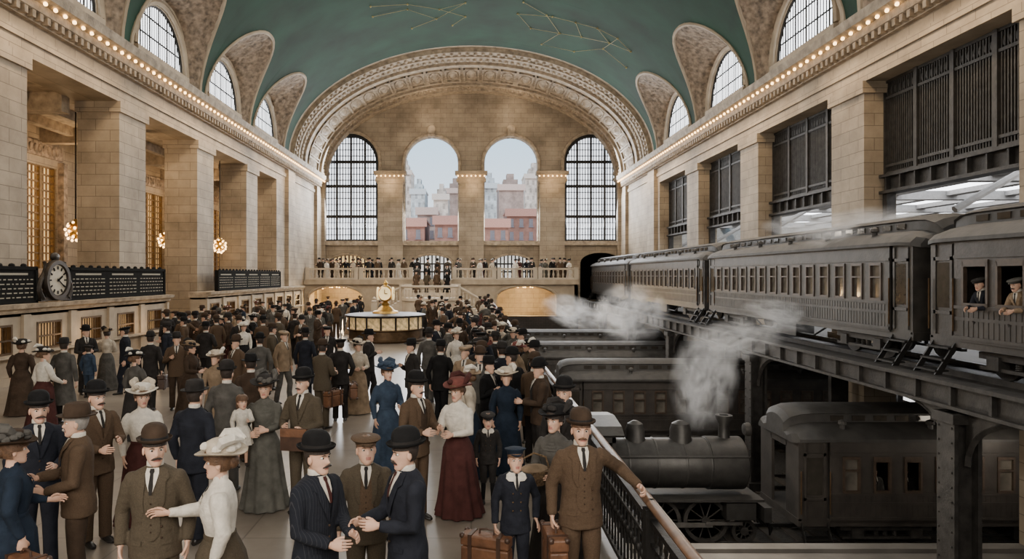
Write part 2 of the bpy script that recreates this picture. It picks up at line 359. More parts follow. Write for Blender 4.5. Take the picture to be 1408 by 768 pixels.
for i,x in enumerate((-7.1,0,7.1,-13.2,13.2)):
    g=G(); w=1.1 if abs(x)<10 else .35
    g.box(x-w,x+w,YB-.6,YB,2.9,11.3); g.box(x-w-.1,x+w+.1,YB-.7,YB,2.9,3.6)
    for k,(dw,z0,z1) in enumerate(((.05,11.3,11.5),(.2,11.5,11.75),(.12,11.75,12.1),(.32,12.1,12.4))): g.box(x-w-dw,x+w+dw,YB-.65-dw,YB,z0,z1)
    struct('pillar',g,M_stone,label=['pilaster between the left window and the left open arch','pilaster between the two open arches','pilaster between the right open arch and right window','corner pilaster at the left edge of the end wall','corner pilaster at the right edge of the end wall'][i],cat='pilaster')
    for k in range(7 if abs(x)<10 else 3): bulb((x-w-.05+k*(2*w+.1)/(6 if abs(x)<10 else 2),YB-.98,11.95),'glowing bulb on a pilaster capital of the end wall','pilaster capital bulbs')
for i,(c,r,z0,zs,gl) in enumerate(BW):
    if not gl: continue
    wn[0]+=1; t=thing('window_%d'%wn[0],'tall arched iron grid window at the %s of the end wall'%('left' if c<0 else 'right'),'window',kind='structure')
    g=G(); g.slab(archhole(c,r,z0,zs),[],lambda u,v,d:V((u,YB+.5+d,v)),.03); g.build('pane',M_pane,t,False)
    g=G()
    for k in range(-9,10):
        x=c+k*r/10; h=zs+math.sqrt(max(0,r*r-(x-c)**2)); th=.17 if k%5==0 else .07; g.box(x-th/2,x+th/2,YB+.36-th,YB+.44,z0,h)
    for k in range(19):
        z=z0+.02+k*.54; hw=r if z<zs else math.sqrt(max(0,r*r-(z-zs)**2)); th=.26 if k in(0,4,9,13) else .055; g.box(c-hw,c+hw,YB+.3,YB+.42,z-th/2,z+th/2)
    P=[V((c+r-.08,YB+.3,z0))]+[V((a,YB+.3,b)) for a,b in arc(c,zs,r-.08,20)]+[V((c-r+.08,YB+.3,z0))]; g.tube(P,.22,6)
    g.build('mullion_grid',M_iron,t,False)
for c,r,z0,zs,_ in doors:
    wn[0]+=1; t=thing('door_%d'%wn[0],'arched glazed doorway behind the balcony, %s'%('at left' if c<-5 else 'centre' if c<0 else 'at right'),'door',kind='structure')
    g=G(); g.slab(segarc(c,r,z0,zs,.75),[],lambda u,v,d:V((u,YB+.5+d,v)),.03); g.build('pane',M_warm if c<-5 else M_paned,t,False)
    g=G()
    for k in range(-5,6): g.box(c+k*r/5-.06,c+k*r/5+.06,YB+.4,YB+.48,z0,zs+.75*math.sqrt(1-min(1,(k/5)**2)))
    for z in (3.6,4.3): g.box(c-r,c+r,YB+.38,YB+.48,z-.07,z+.07)
    g.build('mullion_grid',M_iron,t,False)
    g=G(); g.tube([V((a,YB-.02,b)) for a,b in segarc(c,r+.12,z0,zs,.87)[2:]],.12,6); g.build('surround',M_trim,t)
# balcony
g=G()
oh=[segarc(-10.9,2.15,.02,1.5,.9),segarc(4.45,2.4,.02,1.5,.9),segarc(-3.1,.8,.02,1.0,.45)]
g.slab([(-A,0),(8.6,0),(8.6,2.75),(-A,2.75)],oh,lambda u,v,d:V((u,55+d,v)),.5)
for c,hw,z0,zs,rise in ((-10.9,2.15,.02,1.5,.9),(4.45,2.4,.02,1.5,.9)):
    g.tube([V((a,54.98,b)) for a,b in segarc(c,hw+.1,z0,zs,rise+.1)[2:]],.13,6)
g.box(-A,8.6,54.8,YB,2.75,2.95); g.box(-A,8.6,54.7,55,2.55,2.75); g.box(8.3,8.6,55,YB,PIT,2.75)
struct('floor_balcony',g,M_plain,label='stone balcony gallery across the end wall',cat='balcony')
for c in (-10.9,4.45):
    for k in range(7):
        for yy in (56.4,58.4): bulb((c-1.8+k*.6,yy,2.18 if k in (0,6) else 2.3),'added glowing bulb under the balcony in the %s archway'%('left' if c<0 else 'right'),'added bulbs in the balcony archways')  # bulb rows added to brighten the archways
g=G(); g.box(RX+.2,8.6,54.9,55.4,PIT,0); struct('wall_pit_end',g,M_brick,label='dark brick end wall of the track pit',cat='wall')
g=G(); g.lathe([(.07,0),(.07,.05),(.04,.09),(.085,.22),(.08,.3),(.04,.48),(.06,.56),(.07,.62)],(0,0,0),8)
bal_me=g.build('baluster',M_stair); bal_used=[False]
def balustrade(x0,x1,label):
    t=thing('balustrade',label,'balustrade',((x0+x1)/2,54.95,2.95)); w=(x1-x0)/2
    g=G(); g.box(-w,w,-.14,.14,.78,.92); g.build('handrail',M_stair,t,False)
    g=G(); g.box(-w,w,-.13,.13,0,.14); g.build('plinth',M_stair,t,False)
    for xx in (-w+.15,w-.15):
        g=G(); g.box(xx-.16,xx+.16,-.17,.17,0,.98); g.build('post',M_stair,t,False)
    n=int((2*w-.6)/.36)
    for k in range(n):
        if not bal_used[0]:
            o=bal_me; o.parent=t; KIDS.setdefault(t.name,[]).append(o); bal_used[0]=True; o.location=(-w+.45+k*(2*w-.9)/max(1,n-1),0,.14)
        else: cpart(bal_me,t,(-w+.45+k*(2*w-.9)/max(1,n-1),0,.14))
balustrade(-13.3,-9.1,'stone balustrade section over the left archway'); balustrade(-9.0,-4.7,'stone balustrade section left of the stair head')
balustrade(-1.5,2.0,'stone balustrade section right of the stair head'); balustrade(2.1,5.3,'stone balustrade section over the right archway'); balustrade(5.4,8.6,'stone balustrade section nearest the tracks')
g=G()
for k in range(8): g.box(-4.6,-1.6,53+k*.25,55.2,1.6+k*.165-.01,1.6+(k+1)*.165)
g.box(-5.2,-1.0,51.4,53.05,1.35,1.6)
for k in range(1,10):
    z=1.6-k*.14; g.box(-5.2-k*.22,-5.2-(k-1)*.22,51.4,53,0,z); g.box(-1.0+(k-1)*.22,-1.0+k*.22,51.4,53,0,z)
P=[(-3.1+2.1*math.cos(a),51.4-1.3*math.sin(a)) for a in [PI*k/16 for k in range(17)]]
g.loft([[V((x,y,0)) for x,y in P],[V((x,y,1.35)) for x,y in P],[V((-3.1+(x+3.1)*1.05,51.4+(y-51.4)*1.1,1.4)) for x,y in P],[V((-3.1+(x+3.1)*1.05,51.4+(y-51.4)*1.1,1.6)) for x,y in P]])
g.box(-5.2,-4.6,53,55,0,2.6); g.box(-1.6,-1,53,55,0,2.6); g.box(-5.2,-1,51.4,53.0,0,1.36)
struct('staircase',g,M_stair,label='stone double staircase rising to the balcony',cat='staircase')
g=G(); g.slab(segarc(-3.1,.75,FZ,.85,.35),[],lambda u,v,d:V((u,50.02+d,v)),.04); tag(g.build('archway_panel',M_warm,None,False),'small glowing arched doorway under the stair landing','doorway')
t=thing('balustrade','curved stone balustrade around the stair landing','balustrade',(0,0,0))
def rail(P): g=G(); g.tube([V((x,y,z+.85)) for x,y,z in P],.11,6); g.build('handrail',M_stair,t)
PP=[(x,y,1.6) for x,y in P]; rail(PP)
for k in range(1,16): cpart(bal_me,t,(P[k][0],P[k][1],1.6))
for sgn in (-1,1):
    x0=-3.1+sgn*2.1; Q=[(x0,51.4,1.6),(x0+sgn*2.1,51.3,.4)]; rail(Q)
    for k in range(8): f=(k+.5)/8; cpart(bal_me,t,(x0+sgn*2.1*f,51.35,1.6-1.2*f+.02))
    g=G(); g.box(x0+sgn*2.1-.2,x0+sgn*2.1+.2,51.1,51.5,0,1.25); g.lathe([(.2,1.25),(.22,1.35),(.1,1.42),(.15,1.55),(.02,1.7)],(x0+sgn*2.1,51.3,0),10); g.build('newel_post',M_stair,t)
    g=G(); g.box(x0-.2,x0+.2,51.2,51.6,0,2.6); g.build('newel_post',M_stair,t,False)
# right arcade
bays=[(16.7,23.3),(25.4,31.9),(34,40.3),(42.4,48.6)]
for i,(y0,y1) in enumerate(bays):
    t=thing('iron_grille','dark iron screen filling the top of the right arcade, %s bay'%(['nearest and largest','second','third','farthest'][i]),'grille',(A+.75,(y0+y1)/2,6.7)); w=(y1-y0)/2
    g=G(); g.box(.15,.2,-w,w,0,3.2); g.build('shade_panel',mat('grille_shade',(.05,.042,.034),.8),t,False)  # dark sheet added behind the bars to make the gaps look shaded
    g=G(); 
    for z in (0,.25,2.55,3.1): g.box(-.06,.06,-w,w,z,z+.09)
    for k in range(5): y=-w+k*2*w/4; g.box(-.09,.09,y-.08,y+.08,0,3.2)
    g.build('frame',M_steel,t,False)
    g=G(); n=60
    for k in range(n): y=-w+(k+.5)*2*w/n; g.box(-.03,.03,y-.018,y+.018,.1,3.1)
    for k in range(n//2):
        y=-w+(k+.5)*4*w/n; g.sph((0,y,2.82),(.03,.08,.13),6,4)
    g.build('bar_screen',M_steel,t,False)
    g=G(); g.box(-.25,.25,-w,w,-.1,0); g.box(-.25,.25,-w,w,-.65,-.55); g.box(-.05,.05,-w,w,-.6,-.05)
    for k in range(9): y=-w+.3+k*(2*w-.6)/8; g.box(-.2,.2,y-.03,y+.03,-.6,-.05)
    g.build('steel_beam',M_steel,t,False)
    for yy in (-w+.18,w-.18):
        g=G(); g.box(-.15,.15,yy-.12,yy+.12,-5.55,-.6); g.build('post',M_steel,t,False)
t=thing('shed_roof','glazed train shed roof beyond the right arcade','roof',(0,0,0),kind='structure')
for k in range(9):
    for j in range(7):
        g=G(); x0=16.4+k*3.1; y0=8+j*7.2; g.box(x0,x0+2.6,y0,y0+6.4,7.75,7.8)
        if k==0 and j==0: sp=g.build('skylight',M_panew,t,False); sp0=(x0,y0)
        else: cpart(sp,t,(x0-sp0[0],y0-sp0[1],0))
g=G()
for k in range(10): g.box(15.8+k*3.1,16.4+k*3.1,6,YB,7.5,7.95)
for j in range(8): g.box(15.5,46,7.3+j*7.2,7.9+j*7.2,7.3,7.9)
for j in range(8): g.tube([(15.5,7.5+j*7.2,5.4),(19,7.5+j*7.2,7.4),(46,7.5+j*7.2,7.4)],.12,6)
g.box(15,46,YF,7.4,7.8,8.0)
g.build('roof_truss',mat('pale_truss',(.22,.21,.20),.7),t,False)
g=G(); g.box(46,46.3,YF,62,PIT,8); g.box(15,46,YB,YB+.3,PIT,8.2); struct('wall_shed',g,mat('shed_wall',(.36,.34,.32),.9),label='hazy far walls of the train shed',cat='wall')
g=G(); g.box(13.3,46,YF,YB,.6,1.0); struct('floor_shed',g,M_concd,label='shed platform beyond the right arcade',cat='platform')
t=thing('viaduct','dark riveted steel viaduct carrying the upper train','viaduct',(0,0,0),kind='structure')
g=G(); g.box(9.95,13.35,YF,YB,.8,1.0); g.build('deck',M_steel,t,False)
g=G(); g.box(9.9,10.0,YF,YB,.62,1.1); g.box(9.72,10.15,YF,YB,1.04,1.12); g.box(9.76,10.12,YF,YB,.56,.63)
y=3.
while y<YB: g.box(9.8,9.9,y-.04,y+.04,.6,1.04); y+=1.1
g.build('girder',M_steel,t,False)
cols=[5.5,14,24,33.9,42.6,52]
for y in cols:
    g=G(); g.box(9.75,10.25,y-.08,y+.08,PIT,.5); g.box(9.72,9.8,y-.26,y+.26,PIT,.5); g.box(10.2,10.28,y-.26,y+.26,PIT,.5); g.box(9.6,10.4,y-.4,y+.4,PIT,PIT+.3); g.box(9.65,10.35,y-.32,y+.32,.3,.5)
    z=PIT+.5
    while z<.4:
        for yy in (-.19,.19): g.sph((9.71,y+yy,z),.025,5,3)
        z+=.3
    g.box(12.6,13.2,y-.1,y+.1,PIT,.8)
    g.box(10.2,12.7,y-.1,y+.1,.3,.8)
    g.build('column',M_steel,t,False)
for a,b in zip(cols[:-1],cols[1:]):
    for (ya,sg) in ((a+.25,1),(b-.25,-1)):
        g=G(); n=8; top=[];bot=[]
        for k in range(n+1):
            th=PI/2*k/n; y=ya+sg*1.5*(1-math.cos(th)); z=.56-1.1*(1-math.sin(th))
            top.append(V((10.0,y,.58))); bot.append(V((10.0,y,z)))
        g.add([p+V((d,0,0)) for d in (-.04,.04) for p in top+bot],[(k,k+1,n+1+k+1,n+1+k) for k in range(n)]+[(2*n+2+k,2*n+2+k+1,2*n+2+n+1+k+1,2*n+2+n+1+k) for k in range(n)])
        g.tube(bot,.07,4); g.build('arched_brace',M_steel,t,False)
for x in (11.05,12.45):
    g=G(); g.box(x-.035,x+.035,YF,YB,1.0,1.13); g.build('rail',M_steel,t,False)
# ------------------------------------------------------------------ coaches
def coach(name,label,L,loc,rz,m,nw,wz=(1.55,2.45),openw=(),pane=None,detail=True,wf=.6,rm=None):
    t=thing(name,label,'train car',loc,rz,'railway coaches'); rm=rm or M_roof
    pane=pane or M_glass
    y0=1.1; y1=L-1.1; pitch=(y1-y0)/nw; ww=pitch*wf
    hs=[(y0+(k+.5)*pitch) for k in range(nw)]
    g=G(); g.slab([(.95,.75),(L-.95,.75),(L-.95,2.95),(.95,2.95)],[[(c-ww/2,wz[0]),(c+ww/2,wz[0]),(c+ww/2,wz[1]),(c-ww/2,wz[1])] for c in hs],lambda u,v,d:V((-1.25+d,u,v)),.08)
    g.box(1.17,1.25,.95,L-.95,.75,2.95); g.box(-1.2,1.2,.1,L-.1,.6,.8)
    for yy in (.95,L-1.03): g.box(-1.2,1.2,yy,yy+.08,.75,2.95)
    for yy in (.12,L-.2):
        g.box(-1.2,-.45,yy,yy+.08,.75,2.95); g.box(.45,1.2,yy,yy+.08,.75,2.95); g.box(-.5,.5,yy,yy+.08,2.6,2.95)
    for z,w in ((wz[0]-.1,.05),(wz[1]+.08,.05),(.8,.06),(1.2,.03)): g.box(-1.25-w/2,-1.25,.95,L-.95,z,z+.07)
    n=int((L-2)/.14) if detail else 0
    for k in range(n): y=1+k*.14; g.box(-1.258,-1.25,y,y+.02,.86,wz[0]-.12)
    g.build('body',m,t,False)
    P=[(-1.36,2.9),(-1.36,2.98),(-1.2,3.12),(-.95,3.24),(-.68,3.3),(-.66,3.52),(-.72,3.55),(-.5,3.64),(-.25,3.69),(0,3.71)]
    P=P+[(-x,z) for x,z in P[-2::-1]]
    rings=[]
    for y,sx,dz in ((0,.8,.28),(.12,.93,.12),(.4,.99,.03),(.8,1,0),(L-.8,1,0),(L-.4,.99,.03),(L-.12,.93,.12),(L,.8,.28)):
        rings.append([V((x*sx,y,z-(dz if z>3.2 else dz*.25))) for x,z in P])
    g=G(); g.loft(rings); rf=g.build('roof',rm,t,True,30)
    g=G(); k=1.2
    while k<L-1.2: g.box(-.70,-.665,k,k+.35,3.34,3.48); k+=.6
    g.build('clerestory_vent',M_glassd,rf,False)
    g=G(); k=2.
    while k<L-1: g.lathe([(.07,3.1),(.07,3.3),(.12,3.32),(.1,3.4),(.02,3.44)],(-1.0,k,0),8); k+=2.4
    g.build('roof_ventilator',rm,rf)
    fz0,fz1=wz
    def frame(mid):
        g=G()
        bars=[(-ww/2-.03,ww/2+.03,fz0-.04,fz0+.03),(-ww/2-.03,ww/2+.03,fz1-.03,fz1+.04),(-ww/2-.03,-ww/2+.03,fz0,fz1),(ww/2-.03,ww/2+.03,fz0,fz1)]
        bars.append((-ww/2,ww/2,(fz0+fz1)/2+.1,(fz0+fz1)/2+.14) if mid else (-ww/2,ww/2,fz1-.10,fz1-.03))
        for (a,b,c,d) in bars: g.box(-1.28,-1.2,a,b,c,d)
        return g.build('window',M_sash,t,False)
    fr=None; ofr=None
    for k in range(nw):
        if k in openw:
            if ofr is None: ofr=frame(False); ofr.location=(0,hs[k],0)
            else: cpart(ofr,t,(0,hs[k],0))
        elif fr is None:
            fr=frame(True); fr.location=(0,hs[k],0)
            g=G(); g.box(-1.21,-1.2,-ww/2,ww/2,fz0,fz1); g.build('pane',pane,fr,False)
        else: cpart(fr,t,(0,hs[k],0))
    for yy in (.2,L-.9):
        g=G(); g.box(-1.2,-1.14,yy,yy+.7,.8,2.9); g.box(-1.23,-1.2,yy+.05,yy+.12,.85,2.85); g.box(-1.23,-1.2,yy+.58,yy+.65,.85,2.85); g.box(-1.23,-1.2,yy+.05,yy+.65,1.3,1.38); g.box(-1.23,-1.2,yy+.05,yy+.65,2.5,2.58)
        d=g.build('door',m,t,False); g=G(); g.box(-1.21,-1.195,yy+.14,yy+.56,1.45,2.45); g.build('pane',M_glassd,d,False)
        g=G(); g.tube([(-1.27,yy-.04,.95),(-1.27,yy-.04,2.1)],.02,6); g.tube([(-1.27,yy+.74,.95),(-1.27,yy+.74,2.1)],.02,6); g.build('grab_rail',M_bronze,t)
        g=G()
        for q,(dx,z) in enumerate(((-.0,.55),(-.14,.3),(-.28,.06))): g.box(-1.3+dx-.05,-1.05+dx,yy,yy+.7,z,z+.04)
        for e in (yy-.02,yy+.68): g.add([V((-1.1,e,.7)),V((-1.2,e,.7)),V((-1.65,e,0)),V((-1.5,e,0)),V((-1.1,e+.04,.7)),V((-1.2,e+.04,.7)),V((-1.65,e+.04,0)),V((-1.5,e+.04,0))],[(0,1,2,3),(4,5,6,7),(0,1,5,4),(1,2,6,5),(2,3,7,6),(3,0,4,7)])
        g.build('steps',M_iron,t,False)
    for yc in (2.6,L-2.6):
        g=G()
        for x in (-.95,.95):
            g.box(x-.06,x+.06,yc-1.25,yc+1.25,.42,.56); g.box(x-.08,x+.08,yc-1.2,yc+1.2,.2,.27)
            for yy in (-.8,.8): g.box(x-.12,x+.12,yc+yy-.16,yc+yy+.16,.22,.5)
            for yy in (-.25,0,.25): g.tube([(x,yc+yy,.27+.02*q) for q in range(8)],[.05+.02*(q%2) for q in range(8)],8)
        g.box(-.95,.95,yc-.2,yc+.2,.4,.62)
        b=g.build('bogie',M_steel,t,False)
        for yy in (-.8,.8):
            for x in (-.72,.72):
                g=G(); Mw=Mx.Translation((x,yc+yy,.42))@Mx.Rotation(PI/2,4,'Y'); g.lathe([(.04,-.07),(.3,-.05),(.42,-.05),(.42,.05),(.3,.05),(.1,.08),(.04,.08)],(0,0,0),18,1,1,Mw); g.build('wheel',M_iron,b)
    g=G(); g.tube([(-1.0,4.4,.62),(-1.0,5.2,.3),(-1.0,L-5.2,.3),(-1.0,L-4.4,.62)],.03,6); g.box(-1.1,-.5,L/2-.9,L/2+.5,.18,.6); g.build('underframe_box',M_iron,t,False)
    return t
XC=11.75; ZR=1.13
coach('passenger_coach','dark upper coach nearest the camera with two passengers leaning from windows',12.6,(XC,3.2,ZR),0,M_coach,11,openw=(9,10),wf=.72)
coach('passenger_coach','long dark upper coach with clerestory roof, second from the camera',14.2,(XC,16.2,ZR),0,M_coach2,14,wf=.55)
coach('passenger_coach','dark upper coach third from the camera beside the pier',14.6,(XC,30.8,ZR),0,M_coach,14,wf=.55)
coach('passenger_coach','farthest dark upper coach entering the end wall tunnel',14.2,(XC,45.8,ZR),0,M_coach2,12,detail=False)
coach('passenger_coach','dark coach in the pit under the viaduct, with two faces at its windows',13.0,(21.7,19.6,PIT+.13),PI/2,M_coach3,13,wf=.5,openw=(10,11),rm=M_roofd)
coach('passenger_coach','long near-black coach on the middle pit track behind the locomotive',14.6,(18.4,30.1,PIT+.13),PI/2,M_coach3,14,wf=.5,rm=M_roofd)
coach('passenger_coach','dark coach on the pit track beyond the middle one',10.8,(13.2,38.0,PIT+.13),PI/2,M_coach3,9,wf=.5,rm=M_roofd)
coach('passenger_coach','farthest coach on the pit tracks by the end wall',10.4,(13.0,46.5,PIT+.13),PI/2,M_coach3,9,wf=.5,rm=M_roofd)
for i,y in enumerate((19.6,24.6,30.1,38.0,46.5)):
    t=thing('railway_track','railway track crossing the pit, %s to the camera'%(['nearest','second nearest','third nearest','fourth nearest','least near'][i]),'track',(0,y,PIT))
    for yy in (-.7,.7):
        g=G(); g.box(1.9,25,yy-.035,yy+.035,.03,.13); g.build('rail',M_steel,t,False)
    g=G(); x=2.0
    while x<25: g.box(x,x+.24,-1.2,1.2,0,.04); x+=.65
    g.build('sleepers',mat('sleeper_wood',(.05,.04,.03),.9),t,False)
t=thing('steam_locomotive','near-black steam locomotive on the nearest pit track facing right','locomotive',(2.5,19.6,PIT+.13))
Mr=Mx.Rotation(PI/2,4,'Y')
g=G(); g.lathe([(.05,1.2),(.66,1.2),(.7,1.3),(.7,4.2),(.74,4.22),(.74,5.2),(.6,5.28),(.1,5.32)],(0,0,0),28,1,1,Mx.Translation((0,0,2.0))@Mr)
for x in (1.9,2.7,3.5,4.2): g.lathe([(.71,x-.03),(.72,x),(.71,x+.03)],(0,0,0),28,1,1,Mx.Translation((0,0,2.0))@Mr)
g.build('boiler',M_loco,t)
g=G(); g.lathe([(.2,2.6),(.16,2.75),(.15,3.1),(.24,3.3),(.24,3.36),(.13,3.36),(.1,3.1)],(4.75,0,0),16); g.build('chimney',M_loco,t)
for x,r in ((2.2,.27),(3.5,.3)):
    g=G(); g.lathe([(r+.08,2.55),(r,2.75),(r,2.95),(r*.8,3.12),(r*.3,3.2),(.02,3.21)],(x,0,0),16); g.build('dome',M_loco,t)
g=G(); g.box(0,1.4,-1.2,-1.12,1.1,2.2); g.box(0,1.4,1.12,1.2,1.1,2.2); g.box(0,.1,-1.2,-1.1,2.2,3.1); g.box(.65,.75,-1.2,-1.1,2.2,3.1); g.box(1.3,1.4,-1.2,1.2,1.1,3.1); g.box(0,1.4,-1.2,-1.12,2.85,3.1); g.box(0,1.4,1.12,1.2,2.2,3.1)
g.prism([(-1.35,3.08),(-1.0,3.25),(0,3.36),(1.0,3.25),(1.35,3.08),(1.3,3.02),(-1.3,3.02)],-.25,1.6,'x'); g.build('cab',M_loco,t,False)
g=G(); g.box(0,5.6,-.55,.55,.85,1.15); g.box(1.4,5.4,-1.2,-.75,1.25,1.32); g.box(1.4,5.4,.75,1.2,1.25,1.32); g.box(5.4,5.6,-1.2,1.2,.7,1.1); g.box(4.4,5.2,-1.15,-.7,.75,1.2)
g.tube([(1.4,-.75,2.35),(5.2,-.75,2.35)],.03,6); g.build('running_board',M_loco,t,False)
for k,(x,r) in enumerate(((1.3,.62),(2.65,.62),(3.95,.62),(5.0,.34))):
    for yy in (-.78,.78):
        g=G(); Mw=Mx.Translation((x,yy,r))@Mx.Rotation(PI/2,4,'X')
        g.lathe([(r-.1,-.06),(r,-.06),(r,.06),(r-.1,.06),(r-.1,-.06)],(0,0,0),24,1,1,Mw); g.lathe([(.02,-.08),(.12,-.08),(.12,.08),(.02,.08)],(0,0,0),10,1,1,Mw)
        for q in range(10): a=q*PI/5; g.tube([(.1*math.cos(a),.1*math.sin(a),0),((r-.08)*math.cos(a),(r-.08)*math.sin(a),0)],.022,5,M=Mw)
        g.build('wheel',M_steel,t)
g=G(); g.box(1.2,4.1,-.95,-.89,.48,.6); g.box(3.9,4.9,-.98,-.92,.55,.64); g.build('connecting_rod',mat('bright_steel',(.22,.21,.2),.45,.8),t,False)
g=G(); g.lathe([(.05,0),(.16,.02),(.2,.14),(.19,.18),(.02,.18)],(0,0,0),14,1,1,Mx.Translation((5.3,0,2.95))@Mr); g.build('headlamp',M_steel,t)
g=G()
for k in range(-5,6): g.tube([(5.6,k*.2,.7),(6.15-abs(k)*.06,k*.1,.12)],.03,5)
g.build('pilot',M_loco,t)
def railing(y0,y1,i):
    L=y1-y0; t=thing('railing','iron railing with wooden handrail along the pit edge, %s section'%ORD[i],'railing',(RX,y0,FZ))
    g=G(); g.tube([(0,-.02,1.06),(0,L+.02,1.06)],.048,10,sq=.8); g.build('handrail',M_wood,t)
    g=G(); g.box(-.03,.03,0,L,.1,.15); g.box(-.03,.03,0,L,.9,.95); g.box(-.025,.025,0,L,.72,.75); g.build('rail_bar',M_iron,t,False)
    g=G(); g.box(-.06,.06,-.06,.06,0,1.02); g.lathe([(.09,0),(.09,.08),(.06,.12)],(0,0,0),8); g.lathe([(.05,1.0),(.03,1.03)],(0,0,0),8); g.build('post',M_iron,t)
    g=G(); g.tube([(0,0,.15),(0,0,.9)],.013,6); g.sph((0,0,.52),(.028,.028,.05),8,5); g.sph((0,0,.83),(.015,.045,.05),8,5)
    b=g.build('baluster',M_iron,t); n=int(L/.15); b.location=(0,.15,0)
    if i<4:
        for k in range(2,n+1): cpart(b,t,(0,k*L/(n+1),0))
    else:
        for k in range(2,n//2): cpart(b,t,(0,k*2*L/(n+1),0))
for i in range(15): railing(2.6+i*3.2,5.8+i*3.2,i)
# ------------------------------------------------------------------ ticket offices, boards, clocks
def office(y0,y1,label,blabel,bspans):
    L=y1-y0; t=thing('ticket_office',label,'ticket office',(-12.6,y0,FZ)); t.scale=(1,1,.88)
    n=int(L/2.2); p=L/n
    g=G(); g.slab([(0,0),(L,0),(L,2.2),(0,2.2)],[[((k+.5)*p-.6,.95),((k+.5)*p+.6,.95),((k+.5)*p+.6,1.85),((k+.5)*p-.6,1.85)] for k in range(n)],lambda u,v,d:V((-d,u,v)),.15)
    g.box(-.75,-.15,0,.1,0,2.2); g.box(-.75,-.15,L-.1,L,0,2.2); g.box(-.75,0,0,L,2.1,2.2); g.box(-.02,.1,0,L,0,.25)
    for k in range(n+1): g.box(0,.08,max(0,k*p-.16),min(L,k*p+.16),.25,2.15)
    g.build('front_wall',M_plain,t,False)
    g=G(); g.prism([(-.8,2.2),(.1,2.2),(.14,2.3),(.26,2.36),(.3,2.5),(-.8,2.5)],-.05,L+.05); g.build('cornice',M_trim,t,False)
    g=G(); g.box(0,.26,0,L,.86,.93); g.build('counter_shelf',M_plain,t,False)
    g=G(); 
    for k in range(9): y=-.56+k*.14; g.box(-.08,-.05,y-.012,y+.012,.95,1.85)
    for (a,b,c,d) in ((-.6,.6,.93,1.0),(-.6,.6,1.8,1.87),(-.6,-.53,.95,1.85),(.53,.6,.95,1.85),(-.6,.6,1.35,1.4)): g.box(-.1,.02,a,b,c,d)
    w=g.build('ticket_window',M_bronze,t,False); w.location=(0,.5*p,0)
    g=G(); g.box(-.3,-.28,-.58,.58,.95,1.85); g.build('pane',mat('ticket_glow',(.70,.42,.18),.5,var=.7,scale=2,emis=.5),w,False)
    for k in range(1,n): cpart(w,t,(0,(k+.5)*p,0))
    for i,(a,b) in enumerate(bspans):
        d=thing('departure_board',blabel[i],'board',(-12.62,a,2.5)); LL=b-a
        g=G(); g.box(-.1,.02,0,LL,.05,.95); g.box(-.14,.06,-.05,LL+.05,.95,1.05); g.box(-.14,.06,-.05,LL+.05,0,.07); g.box(-.14,.06,-.06,.04,0,1); g.box(-.14,.06,LL-.04,LL+.06,0,1)
        for k in range(int(LL/.5)): g.sph((0,.25+k*.5,1.07),(.06,.12,.06),6,4)
        g.build('frame',M_board,d,False)
        rr=random.Random(i+int(y0)); g=G(); cw=2.0; nc=max(1,int(LL/cw)); 
        for c in range(nc):
            yb=.15+c*LL/nc; g.box(.02,.026,yb+.2,yb+LL/nc-.5,.80,.86)
            for r_ in range(5):
                z=.66-r_*.125; yy=yb+.05
                while yy<yb+LL/nc-.45:
                    w_=rr.uniform(.06,.2); g.box(.02,.026,yy,yy+w_,z,z+.03); yy+=w_+.09
                g.box(.02,.026,yb+LL/nc-.38,yb+LL/nc-.27,z,z+.03)
        g.build('lettering_rows',M_letter,d,False)
office(12.5,28.3,'long stone ticket office with lit windows along the left wall, nearer one',['black departure board at far left before the round clock','black departure board between the round clock and the office end'],[(13.0,19.75),(21.4,28.0)])
office(32.4,50.6,'long low stone ticket office farther along the left wall',['black departure board on the farther ticket office'],[(34,45)])
def clock(name,label,loc,rz,r,face,ring):
    t=thing(name,label,'clock',loc,rz)
    Mf=Mx.Rotation(PI/2,4,'X')
    g=G(); g.lathe([(r*.80,-.02),(r*.86,.08),(r*1.08,.08),(r*1.14,0),(r*1.1,-.1),(.05,-.1)],(0,0,0),32,1,1,Mf)
    g.build('case',ring,t)
    g=G(); g.lathe([(.01,.0),(r*.84,.0),(r*.84,.02),(.01,.03)],(0,0,0),32,1,1,Mf); f=g.build('face',face,t)
    g=G()
    for k in range(12):
        a=k*PI/6; Mk=Mf@Mx.Rotation(a,4,'Z'); g.box(-.02*r/.5,.02*r/.5,r*.58,r*.76,.03,.045,Mk)
    g.build('hour_mark',M_board,f,False)
    for a,l,w in ((rad(-60),.42,.045),(rad(-125),.66,.03)):
        g=G(); Mk=Mf@Mx.Rotation(a,4,'Z'); g.box(-w*r,w*r,-.1*r,l*r,.05,.065,Mk); g.build('hand',M_board,f,False)
    return t
t=clock('wall_clock','large round clock in an ornate dark scrolled case between departure boards',(-12.5,20.6,3.15),PI/2,.55,M_clock,M_dkbronze)
g=G(); g.box(-.75,.75,-.0,.16,-.62,-.5)
for s in (-1,1):
    P=[(s*(.62+.16*math.sin(k*.5)),.06,-.55+k*.1) for k in range(12)]; g.tube(P,[.1-.005*k for k in range(12)],8)
g.sph((0,.06,.70),(.2,.1,.14),10,6); g.box(-.5,.5,.02,.14,-.62,-.3); g.build('scroll_mount',M_dkbronze,t)
KX,KY=-3.95,31.5
t=thing('information_booth','round information booth with lit glass panels in the middle of the crowd','booth',(KX,KY,FZ)); t.scale=(1,1,.82)
g=G(); g.lathe([(1.72,0),(1.78,.1),(1.7,.16),(1.7,.6),(1.78,.65),(1.78,.7),(.2,.7)],(0,0,0),16); g.build('base',M_bronze,t)
